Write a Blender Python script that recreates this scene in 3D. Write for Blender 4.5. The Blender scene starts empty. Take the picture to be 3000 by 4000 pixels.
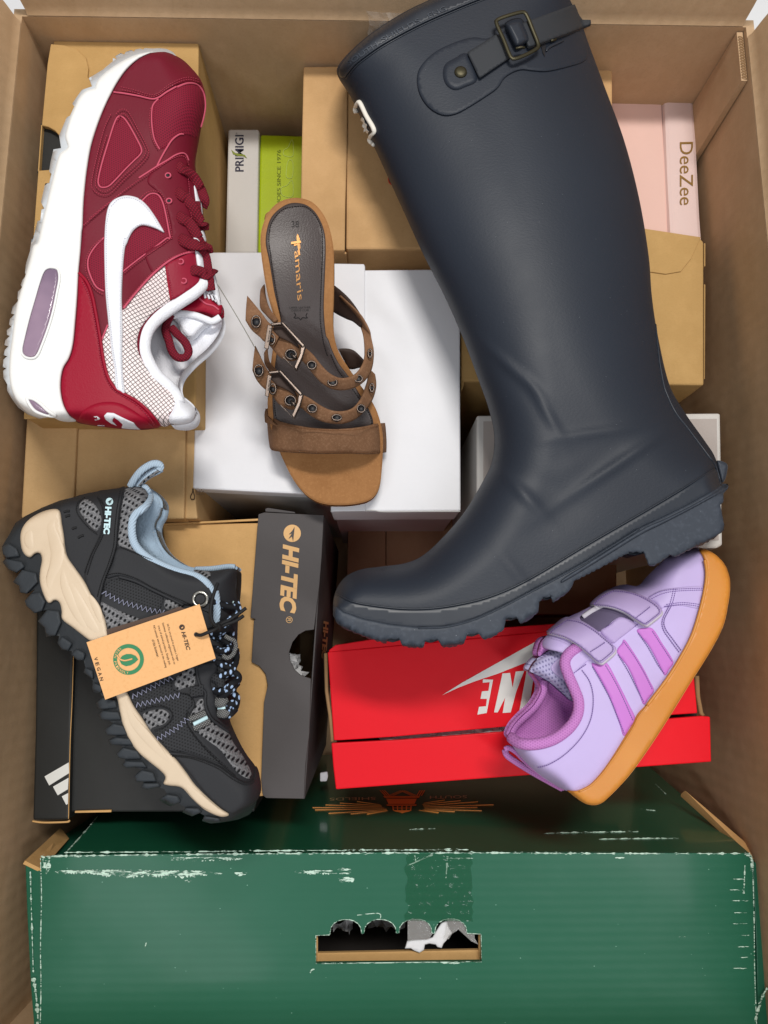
import bpy, bmesh, math, random
import numpy as np
from mathutils import Vector, Matrix
from mathutils.geometry import delaunay_2d_cdt
random.seed(7); RNG = np.random.default_rng(7)
SC = bpy.context.scene
COL = SC.collection

# ------------------------------------------------------------------ camera
F = 2771.0; CX, CY = 1500.0, 2000.0; H = 0.52        # focal length in photo pixels, camera 0.52 m above the carton rim
_n = np.array([-50/F, -470/F, -1.0]); _n /= np.linalg.norm(_n)      # straight down, in camera space
_z = -_n; _x = np.array([1.0, 0, 0]); _x -= _x.dot(_z)*_z; _x /= np.linalg.norm(_x); _y = np.cross(_z, _x)
CM = np.array([_x, _y, _z])                           # camera space -> world
cam_d = bpy.data.cameras.new('camera'); cam = bpy.data.objects.new('camera', cam_d); COL.objects.link(cam)
cam_d.sensor_fit = 'VERTICAL'; cam_d.sensor_height = 24.0; cam_d.lens = 24.0*F/4000.0
cam_d.clip_start = 0.01; cam_d.clip_end = 50
mw = Matrix([list(CM[0])+[0], list(CM[1])+[0], list(CM[2])+[H], [0, 0, 0, 1]])
cam.matrix_world = mw
SC.camera = cam

# ------------------------------------------------------------------ light
world = bpy.data.worlds.new('World'); SC.world = world; world.use_nodes = True
bg = world.node_tree.nodes['Background']; bg.inputs[0].default_value = (0.93, 0.96, 1.0, 1); bg.inputs[1].default_value = 0.36
def area(name, loc, target, sx, sy, power, color):
    d = bpy.data.lights.new(name, 'AREA'); d.shape = 'RECTANGLE'; d.size = sx; d.size_y = sy; d.energy = power; d.color = color
    o = bpy.data.objects.new(name, d); COL.objects.link(o); o.location = loc
    o.rotation_euler = (Vector(target)-Vector(loc)).to_track_quat('-Z', 'Y').to_euler(); return o
area('ceiling_lamp', (0.2, 1.0, 2.3), (0, 0.05, 0), 0.9, 0.22, 37, (1.0, 0.965, 0.91))
area('ceiling_lamp', (-0.9, -1.0, 2.3), (0, 0, 0), 1.2, 0.3, 10, (0.97, 0.98, 1.0))
area('ceiling_lamp', (1.0, -0.7, 2.3), (0, 0, 0), 0.3, 1.2, 11, (0.97, 0.98, 1.0))
SC.view_settings.view_transform = 'Standard'; SC.view_settings.look = 'None'
SC.view_settings.exposure = 0.16; SC.view_settings.gamma = 1.0

# ------------------------------------------------------------------ rays and surfaces
def rays(xy):
    xy = np.atleast_2d(np.asarray(xy, float))
    c = np.stack([(xy[:, 0]-CX)/F, -(xy[:, 1]-CY)/F, -np.ones(len(xy))], 1)
    return c @ CM.T
def at_z(xy, z):
    d = rays(xy); t = (z-H)/d[:, 2]
    return np.stack([d[:, 0]*t, d[:, 1]*t, np.broadcast_to(np.asarray(z, float), t.shape)], 1)
def P(x, y, z): return at_z([(x, y)], z)[0]
class Flat:
    def __init__(s, z): s.z = z
    def at(s, xy, lift=0.0): return at_z(xy, np.full(len(np.atleast_2d(xy)), s.z)+lift)
class Plane:                                             # through three world points
    def __init__(s, a, b, c):
        s.a = np.asarray(a); n = np.cross(np.asarray(b)-a, np.asarray(c)-a); n /= np.linalg.norm(n)
        if n.dot(np.array([0, 0, H])-s.a) < 0: n = -n
        s.n = n
    def at(s, xy, lift=0.0):
        d = rays(xy); lift = np.broadcast_to(lift, len(d)); o = np.array([0, 0, H])
        t = ((s.a-o).dot(s.n)+lift)/(d@s.n); return o+d*t[:, None]
def cr(pts, closed=False, n=8):                          # Catmull-Rom through rows of any width
    p = np.asarray(pts, float); m = len(p); out = []
    idx = (lambda i: i % m) if closed else (lambda i: min(max(i, 0), m-1))
    ts = np.linspace(0, 1, n, endpoint=False)[:, None]
    for i in range(m if closed else m-1):
        a, b, c, d = p[idx(i-1)], p[idx(i)], p[idx(i+1)], p[idx(i+2)]
        out.append(0.5*((2*b)+(-a+c)*ts+(2*a-5*b+4*c-d)*ts**2+(-a+3*b-3*c+d)*ts**3))
    if not closed: out.append(p[-1:])
    return np.concatenate(out)
def resample(p, step, closed=True):
    p = np.asarray(p, float)
    q = np.vstack([p, p[:1]]) if closed else p
    L = np.r_[0, np.cumsum(np.linalg.norm(np.diff(q[:, :2], axis=0), axis=1))]
    k = max(3, int(round(L[-1]/step))); s = np.linspace(0, L[-1], k+(0 if closed else 1), endpoint=not closed)
    return np.stack([np.interp(s, L, q[:, j]) for j in range(q.shape[1])], 1)
def keep_corners(p, step):                               # resample straight edges, keep every vertex
    out = []
    for i in range(len(p)):
        a, b = np.asarray(p[i], float), np.asarray(p[(i+1) % len(p)], float)
        k = max(1, int(np.linalg.norm((b-a)[:2])/step))
        out += [a+(b-a)*j/k for j in range(k)]
    return np.array(out)
def seg_dist(q, poly, extra=None, closed=True):          # min distance (divided by extra if given)
    a = poly[:, :2]; b = np.roll(a, -1, 0)
    if not closed: a, b = a[:-1], b[:-1]
    ab = b-a; L2 = (ab**2).sum(1)+1e-9; best = np.full(len(q), 1e9)
    for i0 in range(0, len(q), 4000):
        qq = q[i0:i0+4000, None, :]-a[None]
        t = np.clip((qq*ab[None]).sum(2)/L2, 0, 1)
        d = np.sqrt(((qq-ab[None]*t[..., None])**2).sum(2))
        if extra is not None:
            e2 = np.roll(extra, -1); d = d/(extra[None]*(1-t)+e2[None]*t)
        best[i0:i0+4000] = d.min(1)
    return best
def inside(q, poly):
    a = poly[:, :2]; b = np.roll(a, -1, 0); r = np.zeros(len(q), bool)
    for (x0, y0), (x1, y1) in zip(a, b):
        c = (y0 > q[:, 1]) != (y1 > q[:, 1])
        with np.errstate(divide='ignore', invalid='ignore'):
            r ^= c & (q[:, 0] < (x1-x0)*(q[:, 1]-y0)/(y1-y0+1e-12)+x0)
    return r
class Surf:                                              # a swelling body: outline rows (x, y, R) give how fast it rises from its edge
    def __init__(s, outline, z0, hts, sig=260.0, step=8.0, blur=2, n=6, bumps=()):
        o = cr(outline, True, n); s.o = o; s.z0 = z0
        x0, y0 = o[:, 0].min()-40, o[:, 1].min()-40; x1, y1 = o[:, 0].max()+40, o[:, 1].max()+40
        nx, ny = int((x1-x0)/step)+2, int((y1-y0)/step)+2
        gx, gy = x0+np.arange(nx)*step, y0+np.arange(ny)*step
        X, Y = np.meshgrid(gx, gy); q = np.stack([X.ravel(), Y.ravel()], 1)
        ins = inside(q, o); u = seg_dist(q, o, o[:, 2]); u[~ins] = 0; u = np.clip(u, 0, 1)
        hts = np.asarray(hts, float); w = np.exp(-((q[:, None, :]-hts[None, :, :2])**2).sum(2)/(2*sig*sig))+1e-9
        Hh = (w*hts[None, :, 2]).sum(1)/w.sum(1)
        h = (Hh*np.sqrt(np.clip(1-(1-u)**2, 0, 1))).reshape(ny, nx)
        for (bx, by, rx, ry, ang, amp) in bumps:
            ca, sa = math.cos(math.radians(ang)), math.sin(math.radians(ang))
            dx, dy = X-bx, Y-by; a, b = (dx*ca+dy*sa)/rx, (-dx*sa+dy*ca)/ry
            h += amp*np.exp(-(a*a+b*b))*(u.reshape(ny, nx) > 0)
        for _ in range(blur):
            g = h.copy(); g[1:-1, 1:-1] = (h[1:-1, 1:-1]*4+h[:-2, 1:-1]+h[2:, 1:-1]+h[1:-1, :-2]+h[1:-1, 2:])/8; h = g
        s.h, s.x0, s.y0, s.st, s.nx, s.ny = h, x0, y0, step, nx, ny
        s.d = (seg_dist(q, o)*ins).reshape(ny, nx); s.H = Hh.reshape(ny, nx)
    def height(s, xy):
        xy = np.atleast_2d(xy); fx = np.clip((xy[:, 0]-s.x0)/s.st, 0, s.nx-1.001); fy = np.clip((xy[:, 1]-s.y0)/s.st, 0, s.ny-1.001)
        i, j = fx.astype(int), fy.astype(int); a, b = fx-i, fy-j
        bl = lambda h: (h[j, i]*(1-a)*(1-b)+h[j, i+1]*a*(1-b)+h[j+1, i]*(1-a)*b+h[j+1, i+1]*a*b)
        h = bl(s.h); k = np.where(bl(s.d) < s.st*5)[0]
        if len(k):
            q = xy[k]; d = seg_dist(q, s.o); u = np.clip(seg_dist(q, s.o, s.o[:, 2]), 0, 1); he = bl(s.H)[k]*np.sqrt(1-(1-u)**2)
            ins = inside(q, s.o); he[~ins] = 0; w = np.clip((s.st*4.5-d)/(s.st*3.0), 0, 1); w[~ins] = 1
            h[k] = h[k]*(1-w)+he*w
        return h
    def at(s, xy, lift=0.0):
        xy = np.atleast_2d(np.asarray(xy, float))[:, :2]; return at_z(xy, s.z0+s.height(xy)+lift)

class ZField:
    def __init__(s, fn): s.fn = fn
    def at(s, xy, lift=0.0):
        xy = np.atleast_2d(np.asarray(xy, float))[:, :2]; return at_z(xy, s.fn(xy[:, 0], xy[:, 1])+lift)
# ------------------------------------------------------------------ materials
def lin(c):
    c = c/255.0; return c/12.92 if c <= 0.04045 else ((c+0.055)/1.055)**2.4
def rgb(r, g, b): return (lin(r), lin(g), lin(b), 1)
class Mat:
    def __init__(s, name, color, rough=0.6, spec=0.5, metal=0.0, **kw):
        s.m = bpy.data.materials.new(name); s.m.use_nodes = True; s.nt = s.m.node_tree; s.N = s.nt.nodes; s.L = s.nt.links
        s.b = s.N['Principled BSDF']; s.b.inputs['Base Color'].default_value = color; s.col = color
        s.b.inputs['Roughness'].default_value = rough; s.b.inputs['Specular IOR Level'].default_value = spec; s.b.inputs['Metallic'].default_value = metal
        for k, v in kw.items(): s.b.inputs[k.replace('_', ' ')].default_value = v
        s.tc = s.N.new('ShaderNodeTexCoord'); s.cs = None; s.bp = None
    def mapped(s, scale=(1, 1, 1), rot=0.0, coord='Object'):
        mp = s.N.new('ShaderNodeMapping'); mp.inputs['Scale'].default_value = scale; mp.inputs['Rotation'].default_value = (0, 0, math.radians(rot))
        s.L.new(s.tc.outputs[coord], mp.inputs['Vector']); return mp.outputs[0]
    def noise(s, scale, detail=4, rough=0.6, vec=None, stretch=(1, 1, 1), rot=0):
        n = s.N.new('ShaderNodeTexNoise'); n.inputs['Scale'].default_value = scale; n.inputs['Detail'].default_value = detail; n.inputs['Roughness'].default_value = rough
        s.L.new(vec or s.mapped(stretch, rot), n.inputs['Vector']); return n.outputs['Fac']
    def voro(s, scale, feature='F1', out='Distance', stretch=(1, 1, 1), rot=0):
        n = s.N.new('ShaderNodeTexVoronoi'); n.feature = feature; n.inputs['Scale'].default_value = scale
        s.L.new(s.mapped(stretch, rot), n.inputs['Vector']); return n.outputs[out]
    def wave(s, scale, rot=0, dist=0.0, dscale=1.0, prof='SIN'):
        n = s.N.new('ShaderNodeTexWave'); n.wave_type = 'BANDS'; n.bands_direction = 'X'; n.wave_profile = prof
        n.inputs['Scale'].default_value = scale; n.inputs['Distortion'].default_value = dist; n.inputs['Detail Scale'].default_value = dscale
        s.L.new(s.mapped((1, 1, 1), rot), n.inputs['Vector']); return n.outputs['Fac']
    def holes(s, sx, sy, rot=0.0):                      # staggered rows of holes: 0 in the middle of a hole, about 0.7 between them
        sp = s.N.new('ShaderNodeSeparateXYZ'); s.L.new(s.mapped((1, 1, 1), rot), sp.inputs[0])
        y = s.math('MULTIPLY', sp.outputs[1], sy); x = s.math('ADD', s.math('MULTIPLY', sp.outputs[0], sx), s.math('MULTIPLY', s.math('MODULO', s.math('FLOOR', s.math('ADD', y, 1000.0)), 2.0), 0.5))
        a = s.math('SUBTRACT', s.math('FRACT', s.math('ADD', x, 1000.0)), 0.5); b = s.math('SUBTRACT', s.math('FRACT', s.math('ADD', y, 1000.0)), 0.5)
        return s.math('SQRT', s.math('ADD', s.math('MULTIPLY', a, a), s.math('MULTIPLY', b, b)))
    def math(s, op, a, b=0.0, c=0.0):
        n = s.N.new('ShaderNodeMath'); n.operation = op
        for i, v in enumerate((a, b, c)):
            if isinstance(v, (int, float)): n.inputs[i].default_value = v
            else: s.L.new(v, n.inputs[i])
        return n.outputs[0]
    def ramp(s, fac, lo, hi):
        n = s.N.new('ShaderNodeMapRange'); n.inputs['From Min'].default_value = lo; n.inputs['From Max'].default_value = hi
        s.L.new(fac, n.inputs['Value']); return n.outputs[0]
    def mix(s, fac, c2, blend='MIX', amt=1.0):          # layer c2 over what is there
        n = s.N.new('ShaderNodeMix'); n.data_type = 'RGBA'; n.blend_type = blend
        if amt != 1.0 and not isinstance(fac, (int, float)): fac = s.math('MULTIPLY', fac, amt)
        if isinstance(fac, (int, float)): n.inputs[0].default_value = fac
        else: s.L.new(fac, n.inputs[0])
        if s.cs is None: n.inputs[6].default_value = s.col
        else: s.L.new(s.cs, n.inputs[6])
        n.inputs[7].default_value = c2; s.cs = n.outputs[2]; s.L.new(s.cs, s.b.inputs['Base Color']); return s
    def bump(s, h, dist=0.0005, strength=0.6):
        n = s.N.new('ShaderNodeBump'); n.inputs['Distance'].default_value = dist; n.inputs['Strength'].default_value = strength
        s.L.new(h, n.inputs['Height'])
        if s.bp is not None: s.L.new(s.bp, n.inputs['Normal'])
        s.bp = n.outputs[0]; s.L.new(s.bp, s.b.inputs['Normal']); return s
    def roughvar(s, fac, lo, hi):
        n = s.N.new('ShaderNodeMapRange'); n.inputs['To Min'].default_value = lo; n.inputs['To Max'].default_value = hi
        s.L.new(fac, n.inputs['Value']); s.L.new(n.outputs[0], s.b.inputs['Roughness']); return s

def kraft(name, c, spk=0.35, flute=0.0, flrot=0):
    m = Mat(name, c, 0.82, 0.25)
    dk = (c[0]*0.72, c[1]*0.68, c[2]*0.6, 1); lt = (min(1, c[0]*1.35), min(1, c[1]*1.4), min(1, c[2]*1.55), 1)
    m.mix(m.ramp(m.noise(9, 3), 0.35, 0.7), dk, amt=0.35)
    m.mix(m.ramp(m.noise(55, 5, 0.7), 0.45, 0.75), lt, amt=0.22)
    m.mix(m.ramp(m.noise(420, 3, 0.7, stretch=(1, 2.6, 1), rot=20), 0.5, 0.8), dk, amt=0.35)
    m.mix(m.ramp(m.voro(260), 0.10, 0.06), lt, amt=spk*0.6)
    m.mix(m.ramp(m.voro(120, stretch=(1, 1.7, 1)), 0.055, 0.03), (c[0]*0.3, c[1]*0.25, c[2]*0.2, 1), amt=spk)
    m.mix(m.ramp(m.noise(30, 4, 0.7, stretch=(1, 0.12, 1)), 0.45, 0.75), dk, amt=0.22)
    m.mix(m.ramp(m.noise(6, 4, 0.7), 0.55, 0.75), lt, amt=0.25)
    m.bump(m.noise(600, 3), 0.00025, 0.35)
    m.bump(m.noise(14, 3), 0.005, 0.3)
    if flute: m.bump(m.wave(flute, flrot, 0.6, 2.0), 0.0006, 0.35)
    return m.m
def paper(name, c, rough=0.55, spec=0.4, var=0.12, flute=0.0, flrot=0, dust=0.0, coat=0.0):
    m = Mat(name, c, rough, spec)
    m.mix(m.ramp(m.noise(12, 3), 0.35, 0.7), (c[0]*0.8, c[1]*0.8, c[2]*0.82, 1), amt=var)
    m.mix(m.ramp(m.noise(300, 4, 0.7), 0.5, 0.8), (c[0]*0.7, c[1]*0.7, c[2]*0.7, 1), amt=var)
    if dust: m.mix(m.ramp(m.voro(90, stretch=(1, 1.3, 1)), 0.045, 0.02), (min(1, c[0]+0.35), min(1, c[1]+0.35), min(1, c[2]+0.35), 1), amt=dust)
    m.bump(m.noise(18, 3), 0.003, 0.22); m.bump(m.noise(500, 2), 0.0002, 0.2)
    if flute: m.bump(m.wave(flute, flrot, 0.8, 2.0), 0.0006, 0.3)
    if coat: m.b.inputs['Coat Weight'].default_value = coat; m.b.inputs['Coat Roughness'].default_value = 0.12
    m.roughvar(m.noise(25, 4), rough-0.08, rough+0.1)
    return m.m
def plain(name, c, rough=0.6, spec=0.4, metal=0.0): return Mat(name, c, rough, spec, metal).m

M = {}
M['carton'] = kraft('carton_kraft', rgb(192, 161, 126), 0.3, 38, 45)
M['carton_edge'] = kraft('carton_edge_kraft', rgb(150, 118, 82), 0.2)
M['kraft_a'] = kraft('yellow_kraft', rgb(190, 153, 98), 0.25)
M['kraft_b'] = kraft('plain_kraft', rgb(196, 161, 114), 0.3)
M['kraft_c'] = kraft('mottled_kraft', rgb(200, 160, 112), 0.15)
M['kraft_tray'] = kraft('smooth_kraft', rgb(214, 170, 112), 0.3)
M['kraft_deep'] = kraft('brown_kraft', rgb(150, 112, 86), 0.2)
M['white'] = paper('white_card', rgb(226, 226, 230), 0.5, 0.4, 0.06)
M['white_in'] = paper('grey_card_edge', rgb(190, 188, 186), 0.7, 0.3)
M['offwhite'] = paper('warm_white_card', rgb(205, 201, 196), 0.5, 0.4, 0.08)
M['taupe'] = paper('taupe_card', rgb(176, 166, 160), 0.6, 0.3, 0.08)
M['lime'] = paper('lime_card', rgb(166, 184, 6), 0.45, 0.4, 0.08)
M['pink'] = paper('pink_card', rgb(228, 190, 178), 0.5, 0.4, 0.06)
M['pink_lid'] = paper('pale_pink_card', rgb(226, 200, 194), 0.5, 0.4, 0.06)
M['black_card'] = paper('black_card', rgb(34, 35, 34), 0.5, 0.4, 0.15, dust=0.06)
M['charcoal'] = paper('charcoal_card', rgb(80, 76, 76), 0.65, 0.3, 0.12, dust=0.05)
M['red'] = paper('red_card', rgb(226, 10, 30), 0.45, 0.2, 0.1)
M['black_ink'] = plain('black_ink', rgb(26, 26, 30), 0.5)
M['navy_ink'] = plain('navy_ink', rgb(38, 36, 60), 0.5)
M['gold_ink'] = plain('brown_gold_ink', rgb(140, 104, 44), 0.4)
M['kraft_ink'] = plain('kraft_coloured_ink', rgb(222, 176, 118), 0.6)
M['brown_ink'] = plain('brown_ink', rgb(70, 52, 34), 0.7)
M['red_ink'] = plain('red_ink', rgb(190, 60, 40), 0.7)
M['olive_ink'] = plain('dark_olive_ink', rgb(104, 116, 4), 0.6)
M['pale_lime_ink'] = plain('pale_lime_ink', rgb(205, 222, 120), 0.6)
M['white_ink'] = plain('white_ink', rgb(225, 225, 220), 0.5)
M['copper_ink'] = plain('copper_ink', rgb(244, 160, 70), 0.45, 0.5)
M['grey_ink'] = plain('grey_ink', rgb(150, 150, 140), 0.5)
M['green_mark'] = plain('green_scuff_mark', rgb(196, 226, 208), 0.8)

gk = Mat('green_scuff_mark', rgb(200, 228, 212), 0.85, 0.2)
na = gk.math('MAXIMUM', gk.ramp(gk.noise(330, 5, 0.75, stretch=(0.35, 1.6, 1)), 0.47, 0.53), 0.0)
gk.L.new(na, gk.b.inputs['Alpha']); M['green_mark'] = gk.m
# ------------------------------------------------------------------ object helpers
def thing(name, label, cat, loc, group=None):
    o = bpy.data.objects.new(name, None); COL.objects.link(o); o.location = Vector(loc); o.empty_display_size = 0.02
    o['label'] = label; o['category'] = cat
    if group: o['group'] = group
    return o
def tag(o, label, cat, group=None):
    o['label'] = label; o['category'] = cat
    if group: o['group'] = group
    return o
def mk(name, verts, faces, mat, parent=None, smooth=False, label=None, kind=None):
    v = np.asarray(verts, float)
    if parent is not None:
        off = np.zeros(3); p = parent
        while p is not None: off += np.array(p.location); p = p.parent
    else: off = v.mean(0)
    me = bpy.data.meshes.new(name); me.from_pydata((v-off).tolist(), [], [tuple(int(i) for i in f) for f in faces]); me.update()
    for m in (mat if isinstance(mat, (list, tuple)) else [mat]): me.materials.append(M[m] if isinstance(m, str) else m)
    if smooth: me.polygons.foreach_set('use_smooth', [True]*len(me.polygons))
    o = bpy.data.objects.new(name, me); COL.objects.link(o)
    if parent is not None: o.parent = parent
    else: o.location = off
    if label: o['label'] = label
    if kind: o['kind'] = kind
    return o
def bevel(o, w, seg=2, angle=30):
    b = o.modifiers.new('bevel', 'BEVEL'); b.width = w; b.segments = seg; b.limit_method = 'ANGLE'; b.angle_limit = math.radians(angle)
    b.harden_normals = False
    return o
def hull_faces(n):                                       # top ring 0..n-1, bottom ring n..2n-1
    return [list(range(n)), list(range(2*n-1, n-1, -1))]+[[i, n+i, n+(i+1) % n, (i+1) % n] for i in range(n)]
def prism(name, px, surf, depth, mat, parent, bev=0.0012, label=None, down=None, kind=None):
    """top polygon given in photo pixels on a surface; goes straight down by depth metres (or along `down`)"""
    px = np.asarray(px, float)
    if (np.roll(px[:, 0], -1)*px[:, 1]-px[:, 0]*np.roll(px[:, 1], -1)).sum() < 0: px = px[::-1]
    t = surf.at(px); d = np.array([0, 0, -depth]) if down is None else np.asarray(down)
    o = mk(name, np.vstack([t, t+d]), hull_faces(len(px)), mat, parent, label=label, kind=kind)
    fix_normals(o)
    if bev: bevel(o, bev)
    return o
def fix_normals(o):
    bm = bmesh.new(); bm.from_mesh(o.data); bmesh.ops.recalc_face_normals(bm, faces=bm.faces); bm.to_mesh(o.data); bm.free()
def wbox(name, lo, hi, mat, parent, bev=0.001, label=None, kind=None):
    x0, y0, z0 = lo; x1, y1, z1 = hi
    v = [(x0, y0, z1), (x1, y0, z1), (x1, y1, z1), (x0, y1, z1), (x0, y0, z0), (x1, y0, z0), (x1, y1, z0), (x0, y1, z0)]
    o = mk(name, v, hull_faces(4), mat, parent, label=label, kind=kind); fix_normals(o)
    if bev: bevel(o, bev)
    return o
def sheet(name, a, b, c, d, th, mat, parent, label=None, bev=0.0, nrm=None):   # a slab of thickness th hanging off a quad of world points
    q = np.array([a, b, c, d], float); n = np.cross(q[1]-q[0], q[3]-q[0]); n /= np.linalg.norm(n)
    if nrm is not None and n.dot(nrm) < 0: n = -n
    o = mk(name, np.vstack([q, q-n*th]), hull_faces(4), mat, parent, label=label); fix_normals(o)
    if bev: bevel(o, bev)
    return o
def cdt(pts, loop_n, holes=()):
    edges = [(i, (i+1) % loop_n) for i in range(loop_n)]
    k = loop_n
    for h in holes: edges += [(k+i, k+(i+1) % h) for i in range(h)]; k += h
    r = delaunay_2d_cdt([Vector((float(x), float(y))) for x, y in pts], edges, [], 1 if not holes else 2, 1e-5)
    vs = np.array([(v.x, v.y) for v in r[0]]); return vs, r[2]
def patch(name, poly, surf, mat, parent, t=0.001, bev=8.0, step=14.0, smooth_poly=True, label=None, solid=None, sink=0.0006, lift=0.0, profile=None, kind=None, thick=None):
    """a cushioned panel lying on a surface; solid=z0 closes it below at 2*z0-z (a whole body)"""
    poly = np.asarray(poly, float)[:, :2]
    ring = resample(cr(poly, True, 6), step*0.8) if smooth_poly else keep_corners(poly, step*0.8)
    area2 = (ring[:, 0]*np.roll(ring[:, 1], -1)-np.roll(ring[:, 0], -1)*ring[:, 1]).sum()
    if area2 < 0: ring = ring[::-1]
    tg = np.roll(ring, -1, 0)-np.roll(ring, 1, 0); tg /= np.linalg.norm(tg, axis=1)[:, None]+1e-9
    nin = np.stack([-tg[:, 1], tg[:, 0]], 1)
    lay = [ring]
    for f in ((0.3, 1.0) if bev > 0 else ()):
        c = ring+nin*bev*f; ok = inside(c, ring) & (seg_dist(c, ring) > bev*f*0.8); lay.append(c[ok])
    x0, y0 = ring.min(0); x1, y1 = ring.max(0)
    gx, gy = np.arange(x0, x1, step), np.arange(y0, y1, step*0.87)
    X, Y = np.meshgrid(gx, gy); X = X+(np.arange(len(gy)) % 2)[:, None]*step*0.5
    g = np.stack([X.ravel(), Y.ravel()], 1)
    if len(g):
        g = g[inside(g, ring)]
        if len(g): g = g[seg_dist(g, ring) > bev+step*0.5]; lay.append(g)
    pts = np.vstack(lay); vs, fs = cdt(pts, len(ring))
    d = seg_dist(vs, ring); u = np.clip(d/max(bev, 1e-6), 0, 1); u[d < 1e-3] = 0
    pr = np.sqrt(1-(1-u)**2) if profile is None else profile(u, vs)
    up = -sink+(t+sink)*pr if bev > 0 else np.full(len(vs), t)
    top = surf.at(vs, up+lift)
    faces = [list(f) for f in fs]
    # orient up
    out = []
    for f in faces:
        a, b, c = vs[f[0]], vs[f[1]], vs[f[2]]
        cr_ = (b[0]-a[0])*(c[1]-a[1])-(b[1]-a[1])*(c[0]-a[0])
        out.append(f if cr_ < 0 else f[::-1])
    faces = out
    if solid is None and thick is None: return mk(name, top, faces, mat, parent, smooth=True, label=label, kind=kind)
    n = len(vs); bot = top.copy()
    if solid is not None: bot = at_z(vs, 2*solid-top[:, 2])
    else: bot[:, 2] -= thick
    bf = [[i+n for i in f[::-1]] for f in faces]
    bd = np.where(d < 1e-3)[0]
    # boundary edges = edges used once
    cnt = {}
    for f in faces:
        for i in range(len(f)):
            e = (f[i], f[(i+1) % len(f)]); cnt[e] = cnt.get(e, 0)+1
    side = [[a, a+n, b+n, b] for (a, b) in cnt if (b, a) not in cnt]
    side = [s[::-1] for s in side]
    return mk(name, np.vstack([top, bot]), faces+bf+side, mat, parent, smooth=True, label=label, kind=kind)
def decal(name, poly, surf, mat, parent, lift=0.0004, holes=(), label=None, step=40.0, smooth_poly=False):
    poly = np.asarray(poly, float)[:, :2]
    ring = resample(cr(poly, True, 6), step*0.5) if smooth_poly else keep_corners(poly, step)
    hs = [keep_corners(np.asarray(h, float), step) for h in holes]
    pts = np.vstack([ring]+hs); vs, fs = cdt(pts, len(ring), [len(h) for h in hs])
    for h in hs:
        fs = [f for f in fs if not inside(vs[list(f)].mean(0)[None], h)[0]]
    if hs: fs = [f for f in fs if inside(vs[list(f)].mean(0)[None], ring)[0]]
    return mk(name, surf.at(vs, lift), [f[::-1] if ((vs[f[1]]-vs[f[0]])[0]*(vs[f[2]]-vs[f[0]])[1]-(vs[f[1]]-vs[f[0]])[1]*(vs[f[2]]-vs[f[0]])[0]) > 0 else f for f in [list(x) for x in fs]], mat, parent, label=label)
def tube_geo(p, rw, rh, k=8, closed=False, up=(0, 0, 1), ends=True):
    p = np.asarray(p, float); n = len(p)
    tg = (np.roll(p, -1, 0)-np.roll(p, 1, 0)) if closed else np.gradient(p, axis=0)
    tg /= np.linalg.norm(tg, axis=1)[:, None]+1e-12; up = np.asarray(up, float)
    if up.ndim == 1: up = np.broadcast_to(up, p.shape)
    sd = np.cross(tg, up); bad = np.linalg.norm(sd, axis=1) < 0.05
    sd[bad] = np.cross(tg[bad], (0.3, 1, 0)); sd /= np.linalg.norm(sd, axis=1)[:, None]+1e-12
    nu = np.cross(sd, tg); rw = np.broadcast_to(rw, n); rh = np.broadcast_to(rh, n)
    v = []
    for j in range(k):
        a = 2*math.pi*j/k; v.append(p+sd*(np.cos(a)*rw)[:, None]+nu*(np.sin(a)*rh)[:, None])
    v = np.stack(v, 1).reshape(-1, 3); f = []
    for i in range(n if closed else n-1):
        i2 = (i+1) % n
        for j in range(k): f.append([i*k+j, i*k+(j+1) % k, i2*k+(j+1) % k, i2*k+j])
    if not closed and ends: f += [list(range(k))[::-1], [(n-1)*k+j for j in range(k)]]
    return v, f
def join(parts):
    V, Fc, o = [], [], 0
    for v, f in parts: V.append(v); Fc += [[i+o for i in q] for q in f]; o += len(v)
    return np.vstack(V), Fc
def tube(name, p3, r, mat, parent, rh=None, k=8, closed=False, label=None, up=(0, 0, 1)):
    v, f = tube_geo(p3, r, r if rh is None else rh, k, closed, up); o = mk(name, v, f, mat, parent, smooth=True, label=label); fix_normals(o); return o
def cord(name, px, surf, r, mat, parent, lift=0.0, rh=None, k=8, closed=False, n=8, step=None, label=None, taper=False):
    q = cr(px, closed, n)
    if step: q = resample(q, step, closed)
    l = q[:, 2] if q.shape[1] > 2 else 0.0
    if taper:
        tp_ = np.sin(np.linspace(0.02, math.pi-0.02, len(q)))**0.6; rh = (r if rh is None else rh)*tp_; r = r*tp_
    return tube(name, surf.at(q[:, :2], lift+l), r, mat, parent, rh, k, closed, label)
def stitch_geo(px, surf, step=13.0, ln=0.62, w=0.0003, lift=0.0009, closed=False, smooth=True, zig=0.0):
    q = cr(px, closed, 8) if smooth else np.asarray(px, float)
    q = resample(q[:, :2], step, closed); parts = []
    tg = np.gradient(q, axis=0); tg /= np.linalg.norm(tg, axis=1)[:, None]+1e-9; nn = np.stack([-tg[:, 1], tg[:, 0]], 1)
    if zig:
        s = np.where(np.arange(len(q)) % 2 == 0, 1, -1)[:, None]; z = q+nn*zig*s
        return tube_geo(surf.at(z, lift), w, w*0.6, 5)
    for i in range(len(q)-1):
        a = q[i]; b = q[i]+(q[i+1]-q[i])*ln; m = (a+b)/2
        p3 = surf.at(np.array([a, m, b]), np.array([lift-0.0003, lift, lift-0.0003])); parts.append(tube_geo(p3, w, w*0.8, 5))
    return join(parts)
def stitches(name, paths, surf, mat, parent, **kw):
    v, f = join([stitch_geo(p, surf, **kw) for p in paths]); return mk(name, v, f, mat, parent, smooth=True)
_tc = {}
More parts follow.
